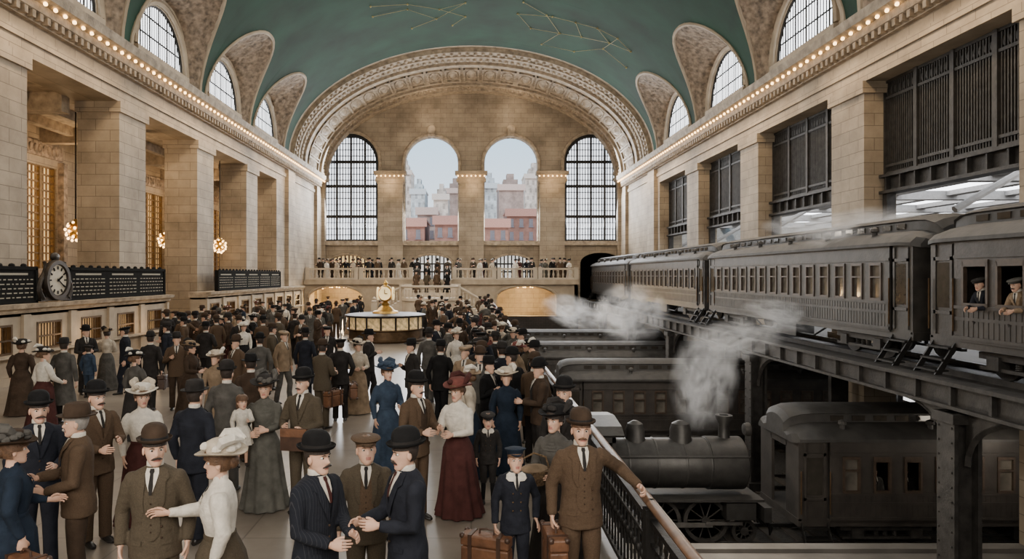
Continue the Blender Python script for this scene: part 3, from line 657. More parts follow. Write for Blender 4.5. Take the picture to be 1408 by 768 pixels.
g=G(); g.lathe([(1.62,1.34),(1.82,1.36),(1.86,1.46),(1.70,1.5),(1.2,1.52),(.2,1.53)],(0,0,0),32); g.build('canopy',M_dkbronze,t)
for k in range(16):
    a=2*PI*(k+.5)/16
    if k==0:
        g=G(); Mk=Mx.Rotation(a,4,'Z'); g.box(1.6,1.64,-.28,.28,.7,1.34,Mk); gp=g.build('glass_panel',M_poster,t,False)
    else: cpart(gp,t,(0,0,0),2*PI*k/16)
for k in range(16):
    a=2*PI*k/16
    if k==0:
        g=G(); g.tube([(1.66,0,.65),(1.66,0,1.4)],.05,6); gp2=g.build('post',M_dkbronze,t)
    else: cpart(gp2,t,(0,0,0),a)
t=thing('brass_clock','golden four faced clock on top of the information booth','clock',(KX,KY,FZ+1.53*.82)); t.scale=(.82,.82,.88)
g=G(); g.lathe([(.75,0),(.7,.1),(.48,.16),(.36,.3),(.2,.40),(.22,.5),(.12,.6)],(0,0,0),20); g.build('pedestal',M_gold,t)
g=G(); g.sph((0,0,1.02),.44,20,12); g.lathe([(.16,1.40),(.1,1.49),(.14,1.56),(.03,1.72),(.01,1.84)],(0,0,0),10); g.build('globe_case',M_gold,t)
for k in range(4):
    Mk=Mx.Rotation(k*PI/2,4,'Z'); g=G(); g.lathe([(.01,.44),(.28,.44),(.33,.47),(.34,.38)],(0,0,0),20,1,1,Mk@Mx.Translation((0,0,1.02))@Mx.Rotation(PI/2,4,'X')); f=g.build('face',M_clockg,t)
    g=G(); g.box(-.02,.02,-.475,-.455,1.02,1.24,Mk); g.box(0,.16,-.475,-.455,1.0,1.04,Mk); g.build('hands',M_board,f,False)
def chand(x,y,z,label):
    t=thing('chandelier',label,'chandelier',(x,y,z),0,'globe chandeliers in the left aisle')
    g=G(); g.tube([(0,0,0),(0,0,9.9-z)],.03,6); g.build('chain',M_iron,t)
    g=G(); g.sph((0,0,0),.3,14,8); g.lathe([(.02,.5),(.12,.42),(.3,.25)],(0,0,0),12); g.build('globe_frame',M_gold,t)
    g=G(); g.sph((0,0,0),.06,6,4); b=g.build('bulb',M_bulb,t); n=30; first=True
    for k in range(n):
        zz=1-2*(k+.5)/n; a=k*2.4; q=math.sqrt(1-zz*zz); p=(.36*q*math.cos(a),.36*q*math.sin(a),.4*zz)
        if first: b.location=p; first=False
        else: cpart(b,t,p)
chand(px(104,27),27,pz(318,27),'glowing globe chandelier seen left of the nearest full pier'); chand(px(228,35),35,pz(330,35),'glowing globe chandelier seen between second and third piers'); chand(px(302,39.5),39.5,pz(338,39.5),'glowing globe chandelier seen between third and fourth piers')
# ------------------------------------------------------------------ city outside
def bld(p0,p1,yt,Y,col,label,win=True):
    x0,x1=px(p0,Y),px(p1,Y); z1=pz(yt,Y); t=thing('building',label,'building',((x0+x1)/2,Y,-14)); w=(x1-x0)/2; h=z1+14
    key='facade_%.2f_%.2f_%.2f'%col
    m=MC.get(key)
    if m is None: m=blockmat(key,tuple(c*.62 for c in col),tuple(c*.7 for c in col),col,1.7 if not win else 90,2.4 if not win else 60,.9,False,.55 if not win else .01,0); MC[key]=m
    g=G(); g.box(-w,w,0,14,0,h); 
    if not win: g.box(-w*.6,w*.6,3,9,h,h+h*.05); g.box(-w*.3,w*.3,4,8,h+h*.05,h+h*.09)
    g.build('facade',m,t,False)
    g=G(); g.box(-w-.4,w+.4,-.5,0,h-1.2,h+.3); g.box(-w-.2,w+.2,-.3,14,h,h+.3); g.build('cornice',mat('city_trim_%.2f'%col[0],tuple(c*.9 for c in col),.8),t,False)
    if win:
        n=max(2,int(2*w/1.7)); first=None
        for r_ in range(6):
            for k in range(n):
                p=(-w+(k+.5)*2*w/n,0,h-3.2-r_*2.6)
                if first is None:
                    g=G(); g.box(-.38,.38,-.06,0,0,1.5); g.box(-.5,.5,-.2,0,-.2,0); first=g.build('window',mat('city_window',(.15,.13,.14),.3),t,False); first.location=p
                else: cpart(first,t,p)
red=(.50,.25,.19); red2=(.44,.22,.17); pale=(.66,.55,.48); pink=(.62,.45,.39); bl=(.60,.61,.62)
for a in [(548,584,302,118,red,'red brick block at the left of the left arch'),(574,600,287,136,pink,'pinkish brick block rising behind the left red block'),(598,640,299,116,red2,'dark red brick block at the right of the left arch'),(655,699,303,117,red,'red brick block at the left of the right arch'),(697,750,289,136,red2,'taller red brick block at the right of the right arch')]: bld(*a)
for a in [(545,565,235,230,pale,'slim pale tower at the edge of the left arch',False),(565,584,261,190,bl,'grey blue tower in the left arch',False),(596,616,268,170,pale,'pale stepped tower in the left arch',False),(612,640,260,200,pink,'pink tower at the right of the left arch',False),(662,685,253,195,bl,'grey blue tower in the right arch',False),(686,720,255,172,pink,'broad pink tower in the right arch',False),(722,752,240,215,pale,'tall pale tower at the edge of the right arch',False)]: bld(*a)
# ------------------------------------------------------------------ steam
def steammat(dens):
    m=bpy.data.materials.new('steam'); m.use_nodes=True; nt=m.node_tree; N=nt.nodes; L=nt.links; N.remove(N['Principled BSDF'])
    pv=N.new('ShaderNodeVolumePrincipled'); pv.inputs['Color'].default_value=(.98,.98,.98,1); pv.inputs['Anisotropy'].default_value=.1
    tc=N.new('ShaderNodeTexCoord'); n=N.new('ShaderNodeTexNoise'); n.inputs['Scale'].default_value=2.4; n.inputs['Detail'].default_value=6; n.inputs['Distortion'].default_value=.9; L.new(tc.outputs['Object'],n.inputs['Vector'])
    ln=N.new('ShaderNodeVectorMath'); ln.operation='LENGTH'; L.new(tc.outputs['Object'],ln.inputs[0])
    fo=N.new('ShaderNodeMapRange'); fo.inputs['From Min'].default_value=1; fo.inputs['From Max'].default_value=.1; fo.inputs['To Min'].default_value=0; fo.inputs['To Max'].default_value=1; L.new(ln.outputs['Value'],fo.inputs['Value'])
    mr=N.new('ShaderNodeMapRange'); mr.inputs['From Min'].default_value=.43; mr.inputs['From Max'].default_value=.68; L.new(n.outputs['Fac'],mr.inputs['Value'])
    mu=N.new('ShaderNodeMath'); mu.operation='MULTIPLY'; L.new(fo.outputs[0],mu.inputs[0]); L.new(mr.outputs[0],mu.inputs[1])
    m2=N.new('ShaderNodeMath'); m2.operation='MULTIPLY'; m2.inputs[1].default_value=dens; L.new(mu.outputs[0],m2.inputs[0]); L.new(m2.outputs[0],pv.inputs['Density'])
    pv.inputs['Emission Color'].default_value=(.88,.87,.85,1)
    m3=N.new('ShaderNodeMath'); m3.operation='MULTIPLY'; m3.inputs[1].default_value=.17; L.new(m2.outputs[0],m3.inputs[0]); L.new(m3.outputs[0],pv.inputs['Emission Strength'])  # emission put into the steam to make it brighter
    L.new(pv.outputs[0],N['Material Output'].inputs['Volume']); return m
MS=steammat(2.5)
def steam(pxx,pyy,Y,wx,wz,wy,label,tilt=0):
    g=G(); g.sph((0,0,0),1,16,10); o=g.build('steam_plume',MS); o.location=(px(pxx,Y),Y,pz(pyy,Y)); s=Y/F; o.scale=(wx*s/2,wy,wz*s/2); o.rotation_euler=(0,tilt,0)
    tag(o,label,'steam',None,'stuff')
steam(968,520,20,95,160,1.0,'tall white steam column rising from the locomotive chimney',.15)
steam(1015,466,21.5,140,65,.9,'white steam drifting over the locomotive plume',-.2)
steam(868,430,34,110,90,1.3,'white steam puff beside the third upper coach',0)
steam(790,430,44,100,50,1.5,'faint steam near the tunnel mouth',.3)
steam(1085,435,22,140,45,.8,'thin steam drifting along the second upper coach',.2)
steam(1180,312,20,190,55,1.1,'steam rolling over the roof of the second upper coach',-.15)
steam(1110,318,27,130,50,1.1,'steam over the far end of the second upper coach roof',.1)
# ------------------------------------------------------------------ PEOPLE
SKIN=mat('skin',(.58,.36,.26),.55,var=.1,scale=12); LIP=mat('lips',(.38,.15,.12),.5,var=0)
HAIRD=mat('hair_dark',(.025,.016,.011),.6,var=.3,scale=30,bump=.4,bscale=90); HAIRB=mat('hair_brown',(.10,.052,.026),.6,var=.3,scale=30,bump=.4,bscale=90); HAIRG=mat('hair_grey',(.26,.24,.22),.6,var=.3,scale=30)
EYEW=mat('eye_white',(.6,.57,.52),.3,var=0); EYED=mat('eye_iris',(.02,.015,.01),.2,var=0)
SHOE=mat('black_leather',(.015,.013,.012),.35,var=.2); WHITE=mat('white_linen',(.58,.54,.47),.75,var=.15,scale=14,bump=.35,bscale=35)
def cloth(name,col,kind=None): 
    if name in MC: return MC[name]
    tw=kind=='tweed'
    m=mat(name,col,.92,var=.18 if tw else .3,scale=110 if tw else 7,bump=.3 if tw else .45,bscale=26 if tw else 14,spec=.15)
    if kind=='stripe':
        N=m.node_tree.nodes; L=m.node_tree.links; b=N['Principled BSDF']; tc=N.new('ShaderNodeTexCoord'); w=N.new('ShaderNodeTexWave'); w.bands_direction='X'; w.inputs['Scale'].default_value=16
        L.new(tc.outputs['Object'],w.inputs['Vector']); r=N.new('ShaderNodeValToRGB'); r.color_ramp.elements[0].position=.95; r.color_ramp.elements[0].color=(*col,1); r.color_ramp.elements[1].position=1; r.color_ramp.elements[1].color=(.040,.041,.047,1)
        L.new(w.outputs['Fac'],r.inputs['Fac']); L.new(r.outputs['Color'],b.inputs['Base Color'])
    return m
CL={'navy':cloth('navy_wool',(.016,.018,.025)),'pin':cloth('navy_pinstripe',(.014,.016,.022),'stripe'),'brown':cloth('brown_tweed',(.080,.053,.034),'tweed'),'olive':cloth('olive_tweed',(.070,.056,.039),'tweed'),
 'dark':cloth('charcoal_wool',(.024,.022,.021)),'grey':cloth('grey_wool',(.078,.074,.067)),'black':cloth('black_felt',(.010,.010,.0105)),'tan':cloth('tan_cloth',(.22,.16,.105)),'maroon':cloth('maroon_skirt',(.055,.020,.018)),
 'white':WHITE,'cream':cloth('cream_cloth',(.45,.39,.31)),'blue':cloth('blue_dress',(.036,.055,.086)),'sage':cloth('grey_green_dress',(.094,.092,.080)),'dkbrown':cloth('dark_brown_wool',(.048,.032,.022)),'rose':cloth('rose_felt',(.13,.047,.040)),'teal':cloth('navy_velvet',(.014,.022,.036))}
HROWS=[(-.122,.016,-.070,-.045),(-.116,.030,-.080,-.02),(-.10,.042,-.086,.015),(-.08,.052,-.087,.05),(-.055,.060,-.085,.068),(-.03,.067,-.084,.08),(0,.073,-.084,.09),(.03,.076,-.086,.096),(.06,.074,-.083,.094),(.085,.064,-.070,.083),(.103,.047,-.048,.065),(.115,.026,-.02,.04),(.119,.008,.0,.02)]
def lerprow(rows,z):
    if z<=rows[0][0]: return rows[0][1:]
    for a,b in zip(rows[:-1],rows[1:]):
        if z<=b[0]:
            f=(z-a[0])/(b[0]-a[0]); return tuple(p+(q-p)*f for p,q in zip(a[1:],b[1:]))
    return rows[-1][1:]
def headgrid(nz,n,off=0,face=True,kid=False):
    zs=[r[0] for r in HROWS] if nz<16 else sorted(set([-.122,-.118,-.112]+[-.105+.224*k/nz for k in range(nz)]+[.119]))
    rings=[]
    for z in zs:
        w,f,b=lerprow(HROWS,z); mid=(f+b)/2; d=(b-f)/2; row=[]
        if kid and -.10<z<-.02: w+=.006
        for j in range(n):
            ph=-PI+2*PI*j/n; th=ph-.35*math.sin(ph)*(1 if face else 0)
            x=(w+off)*math.sin(th); y=mid-(d+off)*math.cos(th)
            if face and math.cos(th)>0:
                e=lambda a,s:math.exp(-(a/s)**2)
                nz_=0
                if -.050<z<.016: nz_=(.016-z)/.05 if z>-.034 else (z+.050)/.016
                y-=(.017 if kid else .028)*max(0,nz_)*e(x,.012)
                y+=(.009 if kid else .014)*e(abs(x)-.031,.015)*e(z-.002,.011); y-=(.002 if kid else .007)*e(z-.024,.009)*e(abs(x)-.028,.022)
                y-=.006*e(z+.064,.005)*e(x,.022); y-=.006*e(z+.077,.005)*e(x,.02); y+=.003*e(z+.0705,.003)*e(x,.025); y-=.004*e(z+.105,.01)*e(x,.018)
                if not kid: y+=.006*e(abs(x)-.045,.012)*e(z+.06,.02)
            row.append(V((x,y,z*(1+off*3))))
        rings.append(row)
    return zs,rings
def hand(g,W,d,t,nrm,curl,q=6):
    d=d.normalized(); t=(t-d*t.dot(d)).normalized(); nrm=(nrm-d*nrm.dot(d)-t*nrm.dot(t)).normalized()
    def el(c,a,b): return [c+t*(a*math.cos(2*PI*k/10))+nrm*(b*math.sin(2*PI*k/10)) for k in range(10)]
    g.loft([el(W-d*.03,.024,.02),el(W,.026,.018),el(W+d*.03,.037,.017),el(W+d*.065,.042,.014),el(W+d*.09,.040,.011)])
    for i,(L,b) in enumerate(((.070,.086),(.079,.09),(.072,.087),(.056,.080))):
        p=W+d*(b-.012)+t*(.031-.0205*i); a=0; pts=[p]; r=[.0095]; seg=[L*.2,L*.42,L*.3,L*.2]; aa=[.1,.55,.75,.5]
        for s_,k in zip(seg,aa):
            a+=k*curl*(1+.08*i); p=p+(d*math.cos(a)+nrm*math.sin(a))*s_; pts.append(p); r.append(.0092-.0006*len(r))
        g.tube(pts,r,q)
    p=W+d*.022+t*.024; pts=[p]; r=[.014]
    for k,s_ in enumerate((.03,.028,.022)):
        p=p+(d*(.75+.1*k)+t*(.65-.35*k*min(1,curl+.3))+nrm*(.25+.45*curl*k*.7)).normalized()*s_; pts.append(p); r.append(.0115-.001*k)
    g.tube(pts,r,q)
JM=[(.79,.200,.152,.012),(.90,.196,.148,.01),(1.0,.180,.137,.005),(1.09,.168,.128,0),(1.2,.180,.134,0),(1.31,.198,.138,0),(1.38,.204,.130,.004),(1.43,.186,.112,.008),(1.465,.138,.094,.01),(1.49,.086,.077,.008),(1.505,.065,.066,.005)]
JW=[(1.03,.128,.118,0),(1.06,.126,.112,0),(1.13,.145,.122,-.004),(1.22,.165,.142,-.012),(1.29,.172,.15,-.014),(1.36,.170,.130,-.004),(1.41,.158,.105,.004),(1.45,.120,.085,.008),(1.475,.075,.066,.006),(1.49,.056,.056,.003),(1.54,.053,.053,-.003)]
def ring(z,rx,ry,cy,n=24,fold=0,k=9,ph=0):
    return [V((rx*(1+fold*math.cos(k*a+ph+z*1.5))*math.cos(a),cy+ry*(1+fold*math.cos(k*a+ph+z*1.5))*math.sin(a),z)) for a in [2*PI*j/n for j in range(n)]]
def fpatch(g,lv,rows,off,m=4,cx=0):
    rings=[]
    for z,xl,xr in rows:
        rx,ry,cy=lerprow(lv,z); row=[]
        for k in range(m+1):
            x=xl+(xr-xl)*k/m; row.append(V((x,cy-ry*math.sqrt(max(0,1-min(.97,abs(x/rx))**2))-off,z)))
        rings.append(row)
    g.loft(rings,False,False)
def ik(S,W,pole,l1=.29,l2=.262):
    D=W-S; L=min(D.length,(l1+l2)*.995); W=S+D.normalized()*L; d=D.normalized(); a=(l1*l1-l2*l2+L*L)/(2*L); h=math.sqrt(max(0,l1*l1-a*a)); p=(pole-d*pole.dot(d)).normalized()
    return S+d*a+p*h,W
REM=[]
def remesh_all():
    for o,vox in REM:
        md=o.modifiers.new('r','REMESH'); md.mode='VOXEL'; md.voxel_size=vox; md.use_smooth_shade=True
        sm=o.modifiers.new('s','SMOOTH'); sm.factor=.5; sm.iterations=4
    dg=bpy.context.evaluated_depsgraph_get(); dg.update(); res=[]
    for o,_ in REM: res.append(bpy.data.meshes.new_from_object(o.evaluated_get(dg)))
    for (o,_),me in zip(REM,res):
        o.modifiers.clear()
        if len(me.vertices)<50: continue
        for v in me.vertices:
            p=v.co; n_=abs(noise.noise(V((p.x*6,p.y*6,p.z*4))))*1.6+.45*noise.noise(V((p.x*10,p.y*10,p.z*24))); v.co=p+v.normal*(n_*.007-.0022)
        m=o.data.materials[0]; me.materials.clear(); me.materials.append(m); me.polygons.foreach_set('material_index',[0]*len(me.polygons)); me.polygons.foreach_set('use_smooth',[True]*len(me.polygons)); o.data=me
def person(label,x,y,rz,sex='m',H=1.75,top='brown',bot=None,hat='bowler',hatc='black',arms={},head=(0,0),det=2,z=FZ,hair=None,mous=False,walk=0,vest=None,tie='dark',hs=1,sit=False,group=None,long=False,lean=0,young=False):
    t=thing('person',label,'person',(x,y,z),rad(rz),group,H/1.75); t.rotation_euler=(rad(lean),0,rad(rz))
    if sex=='k': t.scale=(H/1.75*.93,H/1.75*.93,H/1.75)
    kid=sex in('k','g') or young
    bot=bot or top; n=24 if det>=2 else 14; q=6 if det>=2 else 4
    fem=sex in('w','g'); lv=JW if fem else JM
    SX=.150 if fem else .170; MH=Mx.Translation((0,-.012,1.632))@Mx.Rotation(rad(head[0]),4,'Z')@Mx.Rotation(rad(head[1]),4,'X')@Mx.Scale(hs*1.06,4)
    hair=hair or HAIRD
    g=G()
    k=.86
    g.loft([ring(zz,rx*k,ry*k,cy,14) for zz,rx,ry,cy in lv[:-2]]+[ring(1.49,.055,.056,.006,14),ring(1.53,.052,.054,0,14),ring(1.57,.05,.054,-.002,14),ring(1.6,.045,.05,0,14)])
    zs,hr=headgrid(26 if det>=2 else 10,30 if det>=2 else 18,kid=kid); b0=len(g.f); g.loft(hr,True,True,MH)
    if det>=2:
        nn=30
        for i in range(len(hr)-1):
            if -.082<zs[i]<-.058:
                for j in range(nn):
                    if abs(hr[i][j].x)<.022 and hr[i][j].y<0: g.mi[b0+i*nn+j]=1
    for s in (-1,1): g.sph((s*.076,.008,-.012),(.010,.019,.031),8,6,MH)
    sl=[]; grips={}
    for s,key in ((-1,'r'),(1,'l')):
        sp=arms.get(key,((s*(.245 if not fem else .22),-.03,.885),(0,-.12,-1),.45))
        S=V((s*SX,.004,1.405)); E,W=ik(S,V(sp[0]),V((s*.55,.75,-.35)))
        hd=V(sp[1]); nrm=V((-s,0,0)) if abs(hd.normalized().z)>.6 else V((-s*.6,0,-.8)); th=V((0,-1,0)) if abs(hd.normalized().z)>.6 else V((-s*.3,0,1))
        hand(g,W,hd,th,nrm,sp[2],q); g.tube([S,E,W],[.045,.036,.025],8)
        sl.append((S,E,W,s)); grips[key]=W+hd.normalized()*.08+nrm*.02
    if sit: legs=[[V((s*.09,0,.93)),V((s*.1,-.16,.92)),V((s*.11,-.28,.9)),V((s*.11,-.29,.7)),V((s*.11,-.28,.5))] for s in (-1,1)]
    else: legs=[[V((s*.085,0,.93)),V((s*.092,-.01-s*walk*.10,.70)),V((s*.095,-.015-s*walk*.17-(.03 if walk else 0),.48)),V((s*.10,.005-s*walk*.20,.28)),V((s*.105,.01-s*walk*.27,.06))] for s in (-1,1)]
    if not (fem and det<2 and sex=='w'):
        for P in legs: g.tube(P,[.075,.07,.05,.045,.035],8)
    g.build('body',[SKIN,LIP],t,ang=75)
    if det>=2:
        for s in (-1,1):
            g=G(); g.sph((s*.031,-.0650 if not kid else -.0685,.002),(.0135,.0125,.0100),10,8,MH); g.cur=1; g.sph((s*.031,-.0755 if not kid else -.079,.002),(.0068,.0045,.0072),8,6,MH); g.build('eye',[EYEW,EYED],t)
        g=G()
        for s in (-1,1): g.tube([(s*.016,-.088,.019),(s*.032,-.0885,.025),(s*.048,-.076,.019)],[.003,.0042 if not kid else .003,.002],5,M=MH)
        g.build('eyebrows',hair,t)
    off=.008 if not fem else .022
    _,hh=headgrid(10,24,off,False); g=G(); nn=24; vs=[MH@p for r_ in hh for p in r_]; fs=[]
    for i in range(len(hh)-1):
        for j in range(nn):
            p=hh[i][j]; c=hh[i][(j+1)%nn]; zz=(hh[i][0].z+hh[i+1][0].z)/2; yy=(p.y+c.y)/2
            if (yy>.012 and zz>(-.06 if not fem else -.05)) or (zz>.045) or (fem and yy>-.05 and zz>.0): fs.append((i*nn+j,i*nn+(j+1)%nn,(i+1)*nn+(j+1)%nn,(i+1)*nn+j))
    g.add(vs,fs)
    if fem: g.sph((0,.10,.0),(.06,.05,.06),10,7,MH)
    if sex=='g': g.sph((0,.06,-.06),(.085,.06,.09),10,7,MH)
    g.build('hair',hair,t,ang=80)
    if mous:
        g=G(); w_=mous if mous!=True else 1; g.tube([(-.042*w_,-.080,-.064),(-.022*w_,-.097,-.055),(0,-.102,-.052),(.022*w_,-.097,-.055),(.042*w_,-.080,-.064)],[.004,.009,.007,.009,.004],6,M=MH); g.build('moustache',hair,t)
    tm=CL[top]; g=G()
    levels=lv
    if long: levels=[(.42,.26,.225,.01),(.6,.235,.20,.01)]+JM
    if sit and not fem: levels=[r_ for r_ in JM if r_[0]>=.9]
    g.loft([ring(zz,rx,ry,cy,n,.012 if zz<1.05 else 0,7) for zz,rx,ry,cy in levels])
    for S,E,W,s in sl:
        dW=(W-E).normalized(); m1=S.lerp(E,.5); m2=E.lerp(W,.5)
        if fem: rr=[.062,.074,.068,.060,.050,.038,.034]
        else: rr=[.070,.069,.062,.057,.052,.047,.043]
        g.tube([S+V((-s*.02,0,.005)),S.lerp(E,.22),m1,E,m2,W-dW*.06,W-dW*.012],rr,12 if det>=2 else 8)
        if not fem: g.sph(tuple(S+V((-s*.005,0,-.008))),(.070,.070,.064),10,6)
    up=g.build('blouse' if fem and top!=bot else 'dress_bodice' if fem else ('overcoat' if long else 'jacket'),tm,t,ang=80)
    if det>=2: REM.append((up,.011))
    bm_=CL[bot]; g=G()
    if sex=='w':
        rows=[]
        for zz,r_,fo in ((1.075,.122,0),(1.05,.128,.0),(.98,.165,.008),(.9,.2,.015),(.75,.218,.035),(.55,.24,.055),(.35,.265,.07),(.15,.295,.08),(.02,.325,.085)):
            rows.append(ring(zz,r_,r_*.96,.01+(.9-zz)*.04 if zz<.9 else .005,60 if det>=2 else 30,fo,11,len(label)))
        g.loft(rows); g.build('skirt',bm_,t,ang=80)
    elif sex=='g':
        rows=[ring(zz,r_,r_*.95,0,36,fo,9) for zz,r_,fo in ((1.05,.125,0),(.95,.18,.02),(.8,.23,.05),(.55,.27,.07))]; g.loft(rows); g.build('skirt',bm_,t,ang=80)
    else:
        g.loft([ring(1.02,.15,.115,0,n),ring(.95,.160,.122,.003,n),ring(.86,.160,.122,.005,n)]+([] if sit else [ring(.80,.12,.10,.005,n)]))
        for P in legs:
            g.tube(P if sex=='m' or sit else P[:3]+[P[2].lerp(P[3],.3)],[.098,.090,.071,.067,.067],12 if det>=2 else 8)
        g.build('trousers',bm_,t,ang=80)
        if sex=='k' and not sit:
            g=G()
            for P in legs: g.tube([P[2]+V((0,0,.03)),P[3],P[4]],[.052,.05,.038],8)
            g.build('stockings',CL['black'],t)
    if (sex!='w' or det>=2) and not sit:
        for P in legs:
            a=P[-1]; g=G(); rows=[]
            for yy,w,h in ((.07,.028,.05),(.04,.038,.10),(-.02,.038,.085),(-.08,.046,.06),(-.14,.044,.045),(-.175,.022,.03)):
                rows.append([V((a.x+w*math.cos(u),a.y+yy,a.z-.06+h/2+h/2*math.sin(u))) for u in [2*PI*j/10 for j in range(10)]])
            g.loft(rows); g.build('shoe',SHOE,t)
    if not fem:
        o1=.010
        if vest:
            g=G(); fpatch(g,JM,[(1.42,-.055,.055),(1.3,-.066,.066),(1.15,-.062,.062),(1.02,-.068,.068),(.98,-.05,.05),(.95,-.02,.02)],o1,6); g.build('waistcoat',CL[vest],t)
            if det>=2:
                g=G()
                for k in range(5):
                    zz=1.24-k*.055; rx,ry,cy=lerprow(JM,zz); g.sph((0,cy-ry-.014,zz),.007,6,4)
                g.build('waistcoat_buttons',CL['dkbrown'],t)
        g=G(); fpatch(g,JM,[(1.498,-.045,.045),(1.46,-.050,.050),(1.40,-.037,.037),(1.34,-.018,.018),(1.31,-.004,.004)],o1+(.004 if vest else 0),6)
        g.lathe([(.060,1.488),(.063,1.50),(.062,1.535),(.058,1.545),(.056,1.53)],(0,.004,0),16,1,1.02)
        if sex=='k' and det>=2: fpatch(g,JM,[(1.497,-.08,.08),(1.47,-.12,.12),(1.435,-.13,.13),(1.41,-.10,.10)],.020,10)
        g.build('shirt',WHITE,t)
        g=G(); fpatch(g,JM,[(1.495,-.014,.014),(1.475,-.019,.019),(1.46,-.012,.012),(1.37,-.017,.017),(1.31,-.010,.010)],o1+.010+(.012 if sex=='k' and det>=2 else 0),2); g.build('necktie',CL[tie],t)
        if det>=2:
            for s in (-1,1):
                g=G(); e=.0 if not vest else .048
                rows=[(1.497,.044,.080),(1.465,.054,.108),(1.425,.050,.128),(1.40,.044,.102),(1.33,.026+e*.5,.088+e*.3),(1.24,.008+e,.050+e),(1.17,.0+e,.018+e)]
                if sex!='k':
                    fpatch(g,JM,[(a,s*b,s*c) for a,b,c in rows],o1+.008,3); g.build('lapel',tm,t)
                g=G(); fpatch(g,JM,[(.955,s*.072,s*.148),(.915,s*.072,s*.148)],.013,3); g.build('pocket_flap',tm,t)
            if sex=='k':
                for k in range(3):
                    for s in (-1,1):
                        zz=1.27-k*.10; rx,ry,cy=lerprow(JM,zz); g=G(); g.sph((s*.05,cy-ry*math.sqrt(1-(.05/rx)**2)-.010,zz),.011,8,4); g.build('button',M_bronze,t)
            else:
                g=G()
                for k in range(3):
                    zz=1.14-k*.085; rx,ry,cy=lerprow(JM,zz); g.sph((.0 if not vest else .075,cy-ry-.008+(.012 if vest else 0),zz),.010,8,4)
                g.build('buttons',CL['dkbrown'],t)
    if fem and det>=2:
        g=G(); g.lathe([(.134,1.035),(.139,1.055),(.134,1.078)],(0,0,0),20,1,.92); g.build('belt',CL[bot],t)
        g=G()
        for k in range(4): fpatch(g,JW,[(1.44-k*.03,-.02-.02*k,.02+.02*k),(1.43-k*.03,-.024-.02*k,.024+.02*k),(1.418-k*.03,-.022-.02*k,.022+.02*k)],.010+.002*k,5)
        g.build('blouse_ruffle',CL[top],t)
    hm=CL.get(hatc); hz=.068
    if hat=='bowler':
        g=G(); g.lathe([(.1,-.006),(.120,-.006),(.128,.003),(.133,.016),(.130,.018),(.124,.008),(.116,.002),(.098,.0),(.096,.02),(.097,.055),(.09,.083),(.073,.107),(.045,.121),(.01,.125)],(0,.012,hz),28 if det>=2 else 14,.94,1.12,MH); hm_=g.build('bowler_hat',hm,t,ang=60)
        if det>=2: g=G(); g.lathe([(.0990,.001),(.1000,.028),(.095,.028)],(0,.012,hz),28,.94,1.12,MH); g.build('hat_band',CL['dark'],hm_,ang=60)
    elif hat=='fedora':
        g=G(); g.lathe([(.09,-.006),(.142,-.004),(.147,.006),(.12,.002),(.098,.0),(.096,.05),(.085,.10),(.06,.11),(.03,.095),(.01,.09)],(0,.008,hz),14,.94,1.12,MH); g.build('brimmed_hat',hm,t,ang=60)
    elif hat=='cap':
        MC_=MH@Mx.Translation((0,.012,.058))@Mx.Rotation(rad(10),4,'X')
        g=G(); g.lathe([(.086,-.014),(.092,.004),(.112,.020),(.128,.034),(.122,.046),(.095,.055),(.05,.060),(.01,.061)],(0,.004,0),24 if det>=2 else 12,.98,1.14,MC_); g.sph((0,0,.062),(.014,.014,.008),6,4,MC_)
        def vis(dz): return [[V((w*math.sin(-1.2+2.4*k/6)/math.sin(1.2),yy+.04*(abs(-1+2*k/6))**2,zz+dz)) for k in range(7)] for yy,w,zz in ((-.082,.074,.064),(-.108,.070,.056),(-.135,.056,.046),(-.155,.030,.038))]
        g.loft(vis(.005),False,False,MH); g.loft(vis(-.004),False,False,MH); g.build('flat_cap',hm,t,ang=60)
    elif hat=='wide':
        g=G(); g.lathe([(.09,-.01),(.155,-.004),(.185,.008),(.187,.016),(.15,.010),(.108,.01),(.108,.05),(.1,.085),(.07,.10),(.01,.105)],(0,.022,hz+.006),30 if det>=2 else 16,1,1.03,MH,.02); ho=g.build('wide_brimmed_hat',hm,t,ang=60)
        g=G(); rr=random.Random(len(label)*7)
        for k in range(11 if det>=2 else 5):
            a=rr.uniform(0,2*PI); g.sph((.11*math.cos(a),.02+.11*math.sin(a),.115+rr.uniform(-.01,.03)),(.042,.042,.032),7,5,MH)
        P=[(.1,.0,.1),(.13,.05,.17),(.1,.12,.19),(.04,.18,.16)]; g.tube(P,[.02,.04,.04,.01],7,M=MH)
        if det>=2: g.tube([(-.09,-.02,.12),(-.10,.05,.19),(-.05,.13,.20),(0,.2,.16)],[.02,.04,.04,.012],7,M=MH)
        g.build('hat_trimming',CL[{'black':'dark','cream':'white','rose':'maroon','blue':'blue','white':'cream','tan':'cream'}.get(hatc,'grey')],ho)
    elif hat=='sailor':
        g=G(); g.lathe([(.088,-.005),(.092,.025),(.118,.042),(.118,.052),(.07,.064),(.01,.066)],(0,.010,.060),20,.96,1.1,MH)
        g.loft([[V((w*math.sin(-1.2+2.4*k/6)/math.sin(1.2),yy+.035*(abs(-1+2*k/6))**2,zz)) for k in range(7)] for yy,w,zz in ((-.078,.068,.062),(-.105,.060,.054),(-.125,.035,.046))],False,False,MH); g.build('peaked_cap',hm,t,ang=60)
    return t,{k_:Mx.Translation((x,y,z))@Mx.Rotation(rad(rz),4,'Z')@(p*(H/1.75)) for k_,p in grips.items()}
LEA=mat('tan_leather',(.13,.058,.028),.5,var=.35,scale=9,bump=.2); LEAD=mat('dark_leather',(.05,.025,.015),.45,var=.3,scale=9)
